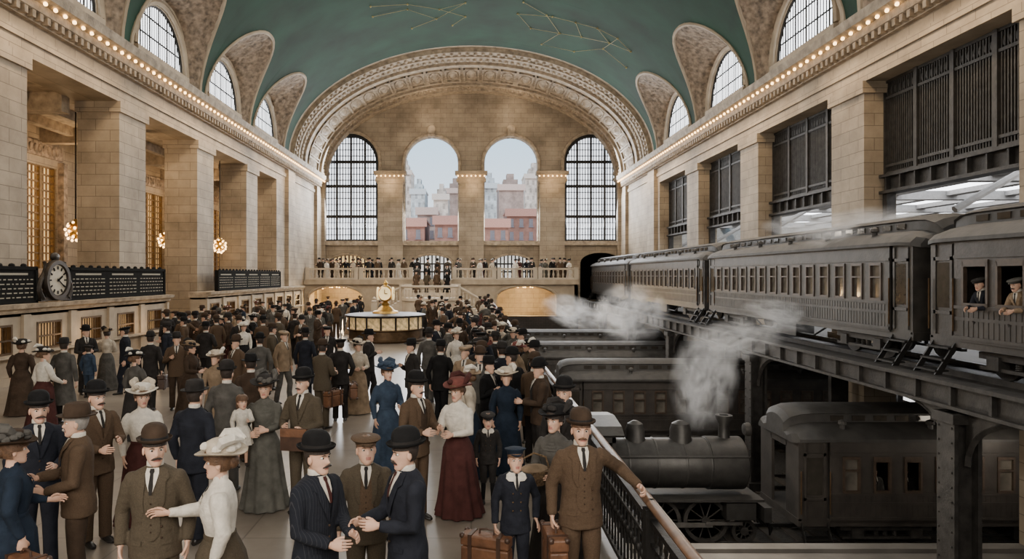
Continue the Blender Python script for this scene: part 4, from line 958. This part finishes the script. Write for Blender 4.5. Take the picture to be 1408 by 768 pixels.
def suitcase(label,p,rz,L=.5,h=.34,w=.16,m=None):
    m=m or LEA; t=thing('suitcase',label,'suitcase',(p[0],p[1],max(FZ+.01,p[2]-h-.045)),rad(rz)); 
    g=G(); g.box(-w/2,w/2,-L/2,L/2,0,h*.72); g.build('body',m,t,False); 
    g=G(); g.box(-w/2-.004,w/2+.004,-L/2-.004,L/2+.004,h*.73,h); g.build('lid',m,t,False)
    for o in KIDS[t.name]:
        bv=o.modifiers.new('b','BEVEL'); bv.width=.018; bv.segments=2
    for s in (-1,1):
        g=G(); y=s*L*.3; a=.007
        g.box(-w/2-a-.003,w/2+a+.003,y-.018,y+.018,-.003,h+a); g.build('strap',LEAD,t,False)
    g=G(); g.tube([(0,-.07,h),(0,-.065,h+.04),(0,0,h+.052),(0,.065,h+.04),(0,.07,h)],.010,8); g.build('handle',LEAD,t)
    g=G()
    for a in (-1,1):
        for b in (-1,1):
            for c in (0,1): g.sph((a*(w/2-.012),b*(L/2-.012),.012+c*(h-.024)),.028,8,6)
    g.build('corner_caps',LEAD,t)
    return t
fw=lambda s,x=.14,y=-.30,z=1.12,c=.5,d=None:((s*x,y,z),d or (-s*.3,-1,.1),c)
grip=lambda s:((s*.26,-.02,.88),(0,0,-1),1.5)
person('mustached man in navy suit and bowler facing left at front centre, offering his hand',-.50,5.28,-62,top='navy',arms={'r':fw(-1,.05,-.34,1.14,.5),'l':fw(1,.12,-.28,1.15,.7)},head=(-6,4),mous=True,tie='maroon')
person('mustached man in dark pinstripe suit and bowler facing right at front centre',-1.17,5.16,56,top='pin',arms={'l':fw(1,.05,-.32,1.10,.6),'r':fw(-1,.10,-.26,1.05,.6)},head=(8,0),mous=True,tie='maroon')
person('young person in brown jacket and flat cap standing between two men in navy',-.90,5.85,8,H=1.62,top='olive',hat='cap',hatc='brown',arms={'l':fw(1,.1,-.3,1.13,.6)},head=(10,-8),vest='brown',hair=HAIRB,young=True,hs=1.04)
person('mustached man in olive tweed three piece suit and bowler at front left',-2.50,5.4,12,top='olive',vest='olive',arms={},head=(22,0),mous=.9,tie='dark',hatc='dkbrown')
person('woman in white blouse and cream plumed hat at front left reaching toward the tweed man',-1.93,5.25,-78,sex='w',H=1.68,top='white',bot='olive',hat='wide',hatc='cream',arms={'r':((-.10,-.42,1.22),(-.1,-1,.1),.6)},head=(0,2),hair=HAIRB)
_,gr=person('mustached man in brown three piece suit and bowler gripping the railing',.97,6.05,4,top='brown',vest='brown',arms={'l':((.50,-.10,1.15),(.25,-.9,-.3),1.1),'r':grip(-1)},head=(-4,-2),mous=.85,hair=HAIRB,hatc='dkbrown')
suitcase('brown leather suitcase held by the man at the railing',gr['r'],4,.46,.40,.16)
_,gr=person('boy in navy coat and peaked cap beside the man at the railing',.41,6.35,5,sex='k',H=1.38,top='navy',hat='sailor',hatc='teal',arms={'r':grip(-1),'l':((.26,-.02,.93),(.4,0,-.8),.5)},hs=1.12,head=(3,-6),hair=HAIRB)
suitcase('large tan leather suitcase held by the boy in navy',(gr['r'][0]-.08,gr['r'][1],gr['r'][2]+.02),70,.46,.38,.16)
person('woman in dark plumed hat and grey dress behind the man at the railing',.86,7.0,-30,sex='w',H=1.62,top='grey',bot='dark',hat='wide',hatc='black',arms={'r':fw(-1,.1,-.25,1.1),'l':fw(1,.1,-.25,1.08)},head=(-10,-3))
t=thing('wicker_basket','wicker basket under a cloth held by the woman behind the railing man','basket',(.62,6.76,FZ+.93),rad(20))
g=G(); g.lathe([(.10,0),(.13,.06),(.15,.14),(.16,.15),(.14,.15),(.02,.10)],(0,0,0),18,1.2,.8); g.build('body',mat('wicker',(.16,.10,.05),.8,var=.5,scale=40,bump=1,bscale=60),t)
g=G(); g.tube([(-.17,0,.14),(-.13,0,.26),(0,0,.31),(.13,0,.26),(.17,0,.14)],.010,6); g.build('handle',MC['wicker'],t)
g=G(); g.sph((0,0,.15),(.15,.10,.05),14,8); g.build('cloth_cover',CL['tan'],t)
person('mustached man in dark coat and bowler near the railing behind the brown suited man',1.08,7.95,-20,top='dark',head=(-6,0),mous=.9)
person('mustached man in brown jacket and bowler facing the woman in maroon skirt',-.68,8.4,48,top='brown',arms={'l':fw(1,.08,-.32,1.16),'r':fw(-1,.12,-.26,1.12)},head=(6,2),mous=True,vest='dkbrown')
person('woman in white blouse, long maroon skirt and rose hat at centre',-.17,8.55,-30,sex='w',H=1.66,top='white',bot='maroon',hat='wide',hatc='rose',arms={'r':fw(-1,.1,-.30,1.16),'l':fw(1,.08,-.28,1.12)},head=(-4,3),hair=HAIRB)
person('small boy in dark jacket and cap standing alone right of the maroon skirt',.22,9.0,0,sex='k',H=1.16,top='dark',hat='cap',hatc='dark',hs=1.22,hair=HAIRB)
person('woman in grey green dress and dark hat carrying a toddler',-2.66,8.8,10,sex='w',H=1.66,top='sage',bot='sage',hat='wide',hatc='dark',arms={'r':((-.16,-.26,1.06),(.7,-.6,.1),.5),'l':((.05,-.30,1.12),(-.8,-.4,.1),.5)},head=(-6,4),hair=HAIRB)
person('toddler in white dress carried on the arm of the grey green dressed woman',-2.86,8.52,30,sex='g',H=.86,top='white',bot='white',hat=None,hs=1.45,z=FZ+.62,arms={'l':fw(1,.1,-.3,1.2)},head=(10,0),hair=HAIRB)
_,gr=person('man in olive suit and bowler holding a brown portfolio',-2.14,8.7,-12,top='olive',arms={'l':fw(1,.1,-.24,1.08,.9),'r':((-.14,-.26,1.12),(.5,-.8,.1),.5)},head=(-18,2),mous=.9)
g=G(); g.box(-.17,.17,-.02,.02,0,.27); t=thing('portfolio','brown leather portfolio held by the olive suited man','bag',(gr['l'][0]-.02,gr['l'][1]-.05,FZ+.86),rad(-10)); g.build('cover',LEAD,t,False); g=G(); g.box(-.17,.17,-.026,-.02,.17,.27); g.build('flap',LEA,t,False)
person('man in navy suit and dark hat seen from behind left of the toddler',-3.14,7.75,165,top='navy',hat='fedora',hatc='dark',walk=.3)
person('woman in white blouse, maroon skirt and white plumed hat at left',-4.0,8.3,35,sex='w',H=1.63,top='white',bot='maroon',hat='wide',hatc='white',arms={'l':fw(1,.1,-.3,1.15)},head=(4,0),hair=HAIRB)
person('man in brown suit and bowler at left facing right with hands raised',-4.2,7.65,55,top='brown',arms={'l':fw(1,.1,-.3,1.18),'r':fw(-1,.1,-.3,1.1)},head=(4,0),mous=True)
person('grey haired man in brown jacket and soft hat at far left facing left',-3.66,6.35,-60,top='brown',bot='dkbrown',hat='fedora',hatc='dkbrown',hair=HAIRG,arms={'r':fw(-1,.05,-.33,1.15),'l':fw(1,.1,-.26,1.05)},mous=True,head=(-8,0))
_,gr=person('woman in dark blue dress seen from behind at the far left edge',-3.86,5.75,130,sex='w',H=1.64,top='teal',bot='teal',hat='wide',hatc='dkbrown',arms={'r':((-.27,-.04,.90),(0,0,-1),1.5),'l':fw(1,.1,-.3,1.1)},hair=HAIRB)
suitcase('tan leather suitcase hanging from the hand of the dark blue dressed woman',(gr['r'][0]+.06,gr['r'][1]-.04,gr['r'][2]),60,.44,.32,.16)
person('man in dark suit and bowler at far left looking right over the brown jacketed man',-4.40,6.95,35,top='navy',arms={'l':fw(1,.12,-.28,1.1)},head=(6,0),mous=True)
person('man in grey suit and bowler seen from behind beyond the toddler group',-3.4,9.5,175,top='grey',hatc='dark')
person('woman in blue dress and blue flowered hat walking near centre',-1.28,10.4,30,sex='w',H=1.63,top='blue',bot='blue',hat='wide',hatc='blue',arms={'l':fw(1,.1,-.28,1.1)},head=(6,0),hair=HAIRB)
SA={'r':((-.12,-.36,1.24),(.3,-1,-.1),.5),'l':((.12,-.36,1.24),(-.3,-1,-.1),.5)}
for yy,hh,hc,lb in ((3.2+1.1+.945*10.5,'cap','dark','passenger in dark cap leaning at the upper coach window, farther from us'),(3.2+1.1+.945*9.5,'cap','grey','passenger in grey cap and tan jacket leaning at the nearer upper coach window')):
    person(lb,XC-.60,yy,-84,top='tan' if hc=='grey' else 'navy',bot='dark',hat=hh,hatc=hc,sit=True,z=ZR+.8-.33,H=1.75,arms=SA,head=(8,-14),mous=hc=='grey',lean=22)
for k,(lb,tp) in enumerate((('passenger at the left open window of the pit coach','grey'),('passenger at the right open window of the pit coach','dark'))):
    person(lb,21.7-(1.1+(10.8/13)*((11,10)[k]+.5)),19.6-.86,0,top=tp,hat='cap' if k else None,hatc='dark',sit=True,z=PIT+.13+.8-.43,arms={'r':((-.12,-.2,1.1),(.3,-1,-.1),.5),'l':((.12,-.2,1.1),(-.3,-1,-.1),.5)})
remesh_all()
# --- crowd prototypes
def proto(**k): return person('p',0,0,0,det=1,**k)[0]
PM=[proto(hat='bowler',arms={}),proto(hat='bowler',walk=.8),proto(hat='bowler',arms={'l':fw(1,.1,-.3,1.15),'r':fw(-1,.1,-.28,1.1)},vest='dark',head=(25,5)),proto(hat='cap',hatc='dark',walk=.5,head=(-20,0)),proto(hat='fedora',hatc='dark',long=True),proto(hat='fedora',hatc='dark',arms={'r':fw(-1,.12,-.2,1.25)},walk=.4),proto(hat='cap',hatc='dark',arms={'l':((.22,-.12,.95),(-.3,-.3,-1),.9),'r':((-.22,-.12,.95),(.3,-.3,-1),.9)},head=(15,-5)),proto(hat='bowler',arms={'l':((.30,-.30,1.25),(.2,-1,.3),.3)},head=(30,0),vest='brown')]
PW=[proto(sex='w',hat='wide',top='dark',bot='dark'),proto(sex='w',hat='wide',top='dark',bot='dark',arms={'l':fw(1,.1,-.28,1.12),'r':fw(-1,.1,-.28,1.1)},head=(20,4)),proto(sex='w',hat='wide',hatc='cream',hair=HAIRB,top='white',bot='grey'),proto(sex='w',hat='wide',hatc='cream',hair=HAIRB,top='white',bot='grey',arms={'r':fw(-1,.16,-.3,1.0)},head=(-25,0))]
PK=[proto(sex='k',hat='cap',hatc='dark',hs=1.15),proto(sex='g',hat='wide',hatc='cream',hs=1.15,hair=HAIRB,top='white',bot='white')]
pused=set(); USED=set()
cname={'navy':'navy','dark':'charcoal','grey':'grey','brown':'brown','olive':'olive','black':'black','tan':'tan','dkbrown':'umber','white':'white','cream':'cream','maroon':'maroon','blue':'blue','sage':'sage','rose':'rose','teal':'indigo'}
def facing(rz):
    r=((rz+180)%360)-180
    return 'facing us' if abs(r)<45 else 'facing away' if abs(r)>135 else ('facing right' if r>0 else 'facing left')
def setc(o,names,m):
    for c in KIDS[o.name]:
        if c.name.split('.')[0] in names:
            c.material_slots[0].link='OBJECT'; c.material_slots[0].material=m
placed=[(o.location.x,o.location.y) for o in C.objects if o.name.startswith('person') and o.get('label') and o['label']!='p' and o.location.x<2]
HN={'bowler_hat':'bowler','flat_cap':'flat cap','brimmed_hat':'soft hat','wide_brimmed_hat':'wide hat'}
def mklabel(kind,i,L,p,top,bot,hatc,rz,where):
    hk=[c.name.split('.')[0] for c in KIDS[p.name] if c.name.split('.')[0] in HN]; hk=HN[hk[0]] if hk else 'hat'
    who={'m':'man','w':'woman','k':'boy','g':'girl'}[kind]
    g_='overcoat' if (kind=='m' and i%len(L)==4) else 'suit' if top==bot and kind in 'mk' else 'dress' if top==bot else 'jacket' if kind in 'mk' else 'blouse'
    return '%s in %s %s and %s %s, %s, %s'%(who,cname[top],g_,cname[hatc],hk,facing(rz),where)
def crowd(kind,x,y,rz,H,top,bot,hatc,where,idx=None,z=FZ,group=None):
    L={'m':PM,'w':PW,'k':PK[:1],'g':PK[1:]}[kind]; i=idx if idx is not None else R.randrange(len(L)); p=L[i%len(L)]
    lab=mklabel(kind,i,L,p,top,bot,hatc,rz,where); n=0
    while lab in USED and n<25:
        n+=1; rz=rz+R.uniform(-60,60)
        if kind in 'mk': hatc=R.choice(('black','dark','dkbrown','grey','brown')); top=R.choice(('dark','navy','black','dkbrown','grey','brown','olive')); bot=top if R.random()<.5 else 'dark'
        else: hatc=R.choice(('black','dark','dkbrown','cream','rose','tan','white')); top=R.choice(wt_); bot=top if R.random()<.4 else 'dark'
        lab=mklabel(kind,i,L,p,top,bot,hatc,rz,where)
    USED.add(lab)
    if p.name not in pused: pused.add(p.name); o=p
    else: o=dup(p)
    o.location=(x,y,z); o.rotation_euler=(0,0,rad(rz)); s=H/1.75; wd=R.uniform(.95,1.08); o.scale=(s*wd,s*wd,s); tag(o,lab,'person',group or 'crowd on the concourse')
    setc(o,('jacket','overcoat','blouse','dress_bodice'),CL[top]); setc(o,('trousers','skirt'),CL[bot]); setc(o,HN,CL[hatc])
    placed.append((x,y)); return o
wt_=['white','cream','sage','dkbrown','grey','maroon','teal','dark','tan','rose','black']
mids=[(30,487,'w',200,'dkbrown','dkbrown','dark','at the left edge'),(60,500,'w',150,'white','maroon','dark','at the left edge'),(88,490,'m',185,'grey','dark','dark','near the left edge'),(122,497,'k',170,'blue','blue','dark','near the ticket windows'),(118,468,'m',40,'dark','dark','black','before the ticket windows'),(147,470,'w',200,'cream','grey','tan','before the ticket windows'),
(172,463,'m',-60,'navy','navy','black','before the ticket windows'),(207,474,'m',190,'dark','dark','dark','with a suitcase'),(186,506,'w',160,'grey','dark','black','behind the white plumed hat'),(243,475,'m',20,'brown','dkbrown','dark','left of centre'),(262,490,'w',80,'dkbrown','dkbrown','tan','left of centre'),(283,457,'m',170,'dark','dark','black','left of centre'),
(296,506,'w',10,'tan','tan','cream','behind the navy suited back'),(325,480,'m',-30,'brown','brown','dkbrown','behind the toddler'),(357,478,'m',200,'grey','dark','black','behind the toddler'),(390,470,'m',60,'tan','grey','tan','beyond the olive suit'),(420,470,'m',180,'navy','navy','black','in open centre floor'),(443,488,'m',150,'olive','olive','dkbrown','with a suitcase at centre'),(468,484,'m',195,'dark','dark','black','with a suitcase at centre'),
(492,488,'w',20,'cream','tan','cream','at centre floor'),(507,470,'m',90,'dark','dark','black','at centre floor'),(566,486,'m',-60,'dark','dark','black','behind the centre couple'),(590,468,'m',170,'grey','grey','dark','behind the centre couple'),(606,488,'m',160,'black','black','black','behind the centre couple'),(627,470,'w',30,'white','white','cream','behind the centre couple'),(640,494,'m',-20,'tan','dark','tan','behind the rose hat'),(660,500,'m',0,'grey','grey','dkbrown','behind the small boy'),(655,467,'m',150,'dark','dark','black','right of centre'),
(690,492,'m',-150,'navy','navy','dark','grouped by the railing'),(711,492,'w',-70,'tan','dkbrown','rose','grouped by the railing'),(716,540,'k',-20,'brown','brown','brown','grouped by the railing'),(742,520,'m',-80,'dkbrown','dark','black','grouped by the railing'),(752,490,'m',-100,'black','black','black','at the railing'),(728,500,'w',-60,'olive','olive','black','at the railing'),(735,470,'m',-120,'dark','dark','black','at the railing'),(718,468,'m',-60,'grey','dark','black','at the railing'),(675,478,'w',60,'rose','maroon','cream','right of centre'),
(230,458,'m',-90,'navy','dark','dark','by the second ticket office'),(335,458,'w',30,'white','black','white','left of the booth'),(374,460,'m',100,'olive','dark','dkbrown','left of the booth'),(345,512,'m',-150,'dkbrown','dkbrown','black','beyond the toddler'),(600,455,'m',60,'navy','navy','black','right of the booth'),(690,458,'w',150,'cream','cream','white','beyond the railing group'),(450,462,'m',10,'dark','grey','black','left of the booth')]
hand_case=[]
for (a,b,k,rz,tp,bt,hc,wh) in mids:
    Ht={'m':1.68,'w':1.57,'k':1.26,'g':1.1}[k]; zt=Ht*1.045; Y=(H0-FZ-zt)*F/(b-CY)*1.26; X=min(px(a,Y),1.22)
    for _ in range(14):
        if any((X-u)**2+(Y-w)**2<.34 for u,w in placed): Y+=.22; X=min(px(a,Y),1.22)
    idx=4 if (a,b) in ((420,470),(88,490)) else (0 if k!='m' else R.choice((0,1,2,3,5,6,7)))
    o=crowd(k,X,Y,rz,Ht,tp,bt,hc,wh,idx if k!='w' else R.randrange(4))
    if 'suitcase' in wh: hand_case.append((X,Y,rz,Ht,a))
for (X,Y,rz,Ht,a),wh in zip(hand_case,('dark leather suitcase carried by the man left of the navy suited back','tan leather suitcase carried by the olive suited man at centre','tan leather suitcase carried by the charcoal suited man at centre')):
    p=Mx.Translation((X,Y,FZ))@Mx.Rotation(rad(rz),4,'Z')@V((-.26,-.03,.80)); suitcase(wh,p,rz,.42,.30,.15,LEA if a>300 else LEAD)
tops=['dark','dark','navy','black','brown','dkbrown','grey','olive','dark','dkbrown','grey','brown']
wt=['white','cream','sage','dkbrown','grey','maroon','teal','dark','tan','white']; wb=['dark','maroon','grey','dkbrown','black','teal']
cnt=0; tries=0
def region(X,Y):
    d=math.hypot(X-KX,Y-KY)
    if d<4.2: return 'close to the booth'
    if X<-8: return 'by the near ticket office' if Y<30 else 'by the far ticket office'
    if Y>38: return 'at the foot of the stairs'
    if X>-.8: return 'near the pit edge' if Y<26 else 'far along the pit edge'
    if Y<22: return 'in the middle floor' if X<-3 else 'beyond the centre couple'
    return 'left of the booth' if X<KX else 'right of the booth'
def rnd(X,Y,rz=None):
    global cnt
    k=R.choices('mwkg',(66,28,3,3))[0]; rz=R.uniform(-180,180) if rz is None else rz
    if k in'mk': tp=R.choice(tops); bt=tp if R.random()<.6 else R.choice(('dark','grey','black')); hc=R.choice(('black','dark','black','dkbrown','dkbrown'))
    else: tp=R.choice(wt); bt=tp if R.random()<.35 else R.choice(wb); hc=R.choice(('black','dark','cream','tan','dark','rose','dkbrown'))
    crowd(k,X,Y,rz,{'m':R.uniform(1.62,1.74),'w':R.uniform(1.52,1.62),'k':1.26,'g':1.12}[k],tp,bt,hc,region(X,Y)); cnt+=1
while cnt<28 and tries<3000:
    tries+=1; X=R.uniform(-.1,1.2); Y=R.uniform(10,24)
    if any((X-u)**2+(Y-w)**2<.25 for u,w in placed): continue
    rnd(X,Y,R.choice((R.uniform(-130,-50),R.uniform(-60,60),R.uniform(120,220))))
tries=0
while cnt<132 and tries<12000:
    tries+=1; a=R.uniform(165,735); b=R.uniform(403,412) if R.random()<.1 else R.uniform(411,445); Y=1.24*F/(b-CY); X=px(a,Y)
    if X>1.1 or X<-11.6 or Y>46 or math.hypot(X-KX,Y-KY)<2.5: continue
    if abs(a-532)<72 and Y<31: continue
    if X<-3.2 and Y<21: continue
    if noise.noise(V((X*.45,Y*.28,3.1)))<-.12: continue
    if any((X-u)**2+(Y-w)**2<.40 for u,w in placed): continue
    rnd(X,Y)
bx=[]
for i in range(46):
    for _ in range(30):
        X=R.uniform(-12.8,8.0); Y=R.choice((55.55,56.2,56.9))+R.uniform(-.1,.1)
        if -4.6<X<-1.6: continue
        if all((X-u)**2+(Y-w)**2>.3 for u,w in bx): break
    else: continue
    bx.append((X,Y)); k='m' if R.random()<.7 else 'w'; tp=R.choice(tops if k=='m' else wt)
    crowd(k,X,Y,R.uniform(-40,40),1.7 if k=='m' else 1.6,tp,tp,R.choice(('black','dark','dkbrown')),'balcony %s'%('above left arch' if X<-8 else 'left of stair' if X<-4 else 'right of stair' if X<2 else 'above right arch' if X<5.3 else 'near the tracks'),z=2.95,group='people on the balcony')
for i in range(12):
    X=-4.3+(i%4)*.8; row=i//4; st=(1,4,7)[row]
    tp=R.choice(tops); crowd('m' if i%3 else 'w',X,53+st*.25+.13,R.choice((0,180))+R.uniform(-20,20),1.68,tp,tp,'black','on the %s stair steps'%('lower','middle','upper')[row],idx=0,z=1.6+(st+1)*.165,group='people on the stair')
# ------------------------------------------------------------------ lights
def area(loc,rot,sx,sy,power,col):
    l=bpy.data.lights.new('area_light','AREA'); l.shape='RECTANGLE'; l.size=sx; l.size_y=sy; l.energy=power; l.color=col
    o=bpy.data.objects.new('area_light',l); C.objects.link(o); o.location=loc; o.rotation_euler=rot
def point(loc,power,col,r=.3):
    l=bpy.data.lights.new('point_light','POINT'); l.energy=power; l.color=col; l.shadow_soft_size=r; o=bpy.data.objects.new('point_light',l); C.objects.link(o); o.location=loc
for c,r,z0,zs,gl in BW: area((c,YB-.8,10.5),(rad(-66),0,0),4.5,8,1700,(.95,.97,1))
for s in (-1,1):
    for c in (22.7,30.2,37.7,45.2) if s<0 else RC: area((s*(A-.9),c,13.6),(0,rad(60)*s,0),2.2,4,480,(1,.95,.88))
    for y in (20,34,48): area((s*(A-1.0),y,11.0),(0,0,0),.4,12,260,(1,.72,.43))
area((-3,24,17.5),(0,0,0),14,34,2300,(1,.92,.80))  # soft overhead fill, added without any fixture
area((-2,-2.5,6.8),(rad(70),0,0),16,5,2000,(1,.92,.82))  # front fill added behind the camera to brighten faces
area((11.75,14,15),(0,0,0),6,20,550,(1,.97,.94))
for y in (20,31,42,53): point((-17,y,7.5),360,(1,.68,.38),.6)
point((-10.9,57.5,1.5),900,(1,.66,.30)); point((4.4,57.5,1.5),900,(1,.66,.30)); point((-3,46,6.5),450,(1,.84,.64),.5)  # the last one is a fill lamp added for the stair
for y in (16,22,26,36,44): point((-12.0,y,1.4),14,(1,.66,.36),.2)
for x in (-7,0,7): point((x,YB-1.6,11.2),90,(1,.70,.40),.3)
for x in (-10.7,-3.5,3.5,10.7): point((x,58.5,17.2),120,(1,.78,.55),.6)
point((6,16.5,-1.2),220,(1,.90,.76),.6); point((6,26.5,.9),230,(1,.92,.82),.6); point((6,34.5,.9),230,(1,.92,.82),.6); point((6,42.3,.9),180,(1,.92,.82),.6); point((14.0,16.8,-1.0),140,(1,.90,.76),.6)  # fill lamps added to brighten the track pit
point((20,20,5.5),400,(1,.95,.9),1); point((20,38,5.5),400,(1,.95,.9),1)
l=bpy.data.lights.new('sun','SUN'); l.energy=2.6; l.color=(1,.94,.86); l.angle=.1; o=bpy.data.objects.new('sun',l); C.objects.link(o); o.rotation_euler=(rad(52),0,rad(-25))
w=bpy.data.worlds.new('World'); bpy.context.scene.world=w; w.use_nodes=True; nt=w.node_tree; N=nt.nodes; L=nt.links
tc=N.new('ShaderNodeTexCoord'); sp=N.new('ShaderNodeSeparateXYZ'); L.new(tc.outputs['Generated'],sp.inputs[0]); r=N.new('ShaderNodeValToRGB'); L.new(sp.outputs['Z'],r.inputs['Fac'])
r.color_ramp.elements[0].position=0; r.color_ramp.elements[0].color=(.96,.95,.94,1); r.color_ramp.elements[1].position=.26; r.color_ramp.elements[1].color=(.42,.70,.95,1)
L.new(r.outputs['Color'],N['Background'].inputs['Color']); N['Background'].inputs['Strength'].default_value=1.9
cd=bpy.data.cameras.new('camera'); cam=bpy.data.objects.new('camera',cd); C.objects.link(cam); cam.location=(0,0,H0); cam.rotation_euler=(PI/2,0,0)
cd.sensor_width=36; cd.lens=F*36/1408; cd.shift_x=(704-CX)/1408; cd.shift_y=(CY-384)/1408; cd.clip_end=600; cd.clip_start=.1
bpy.context.scene.camera=cam
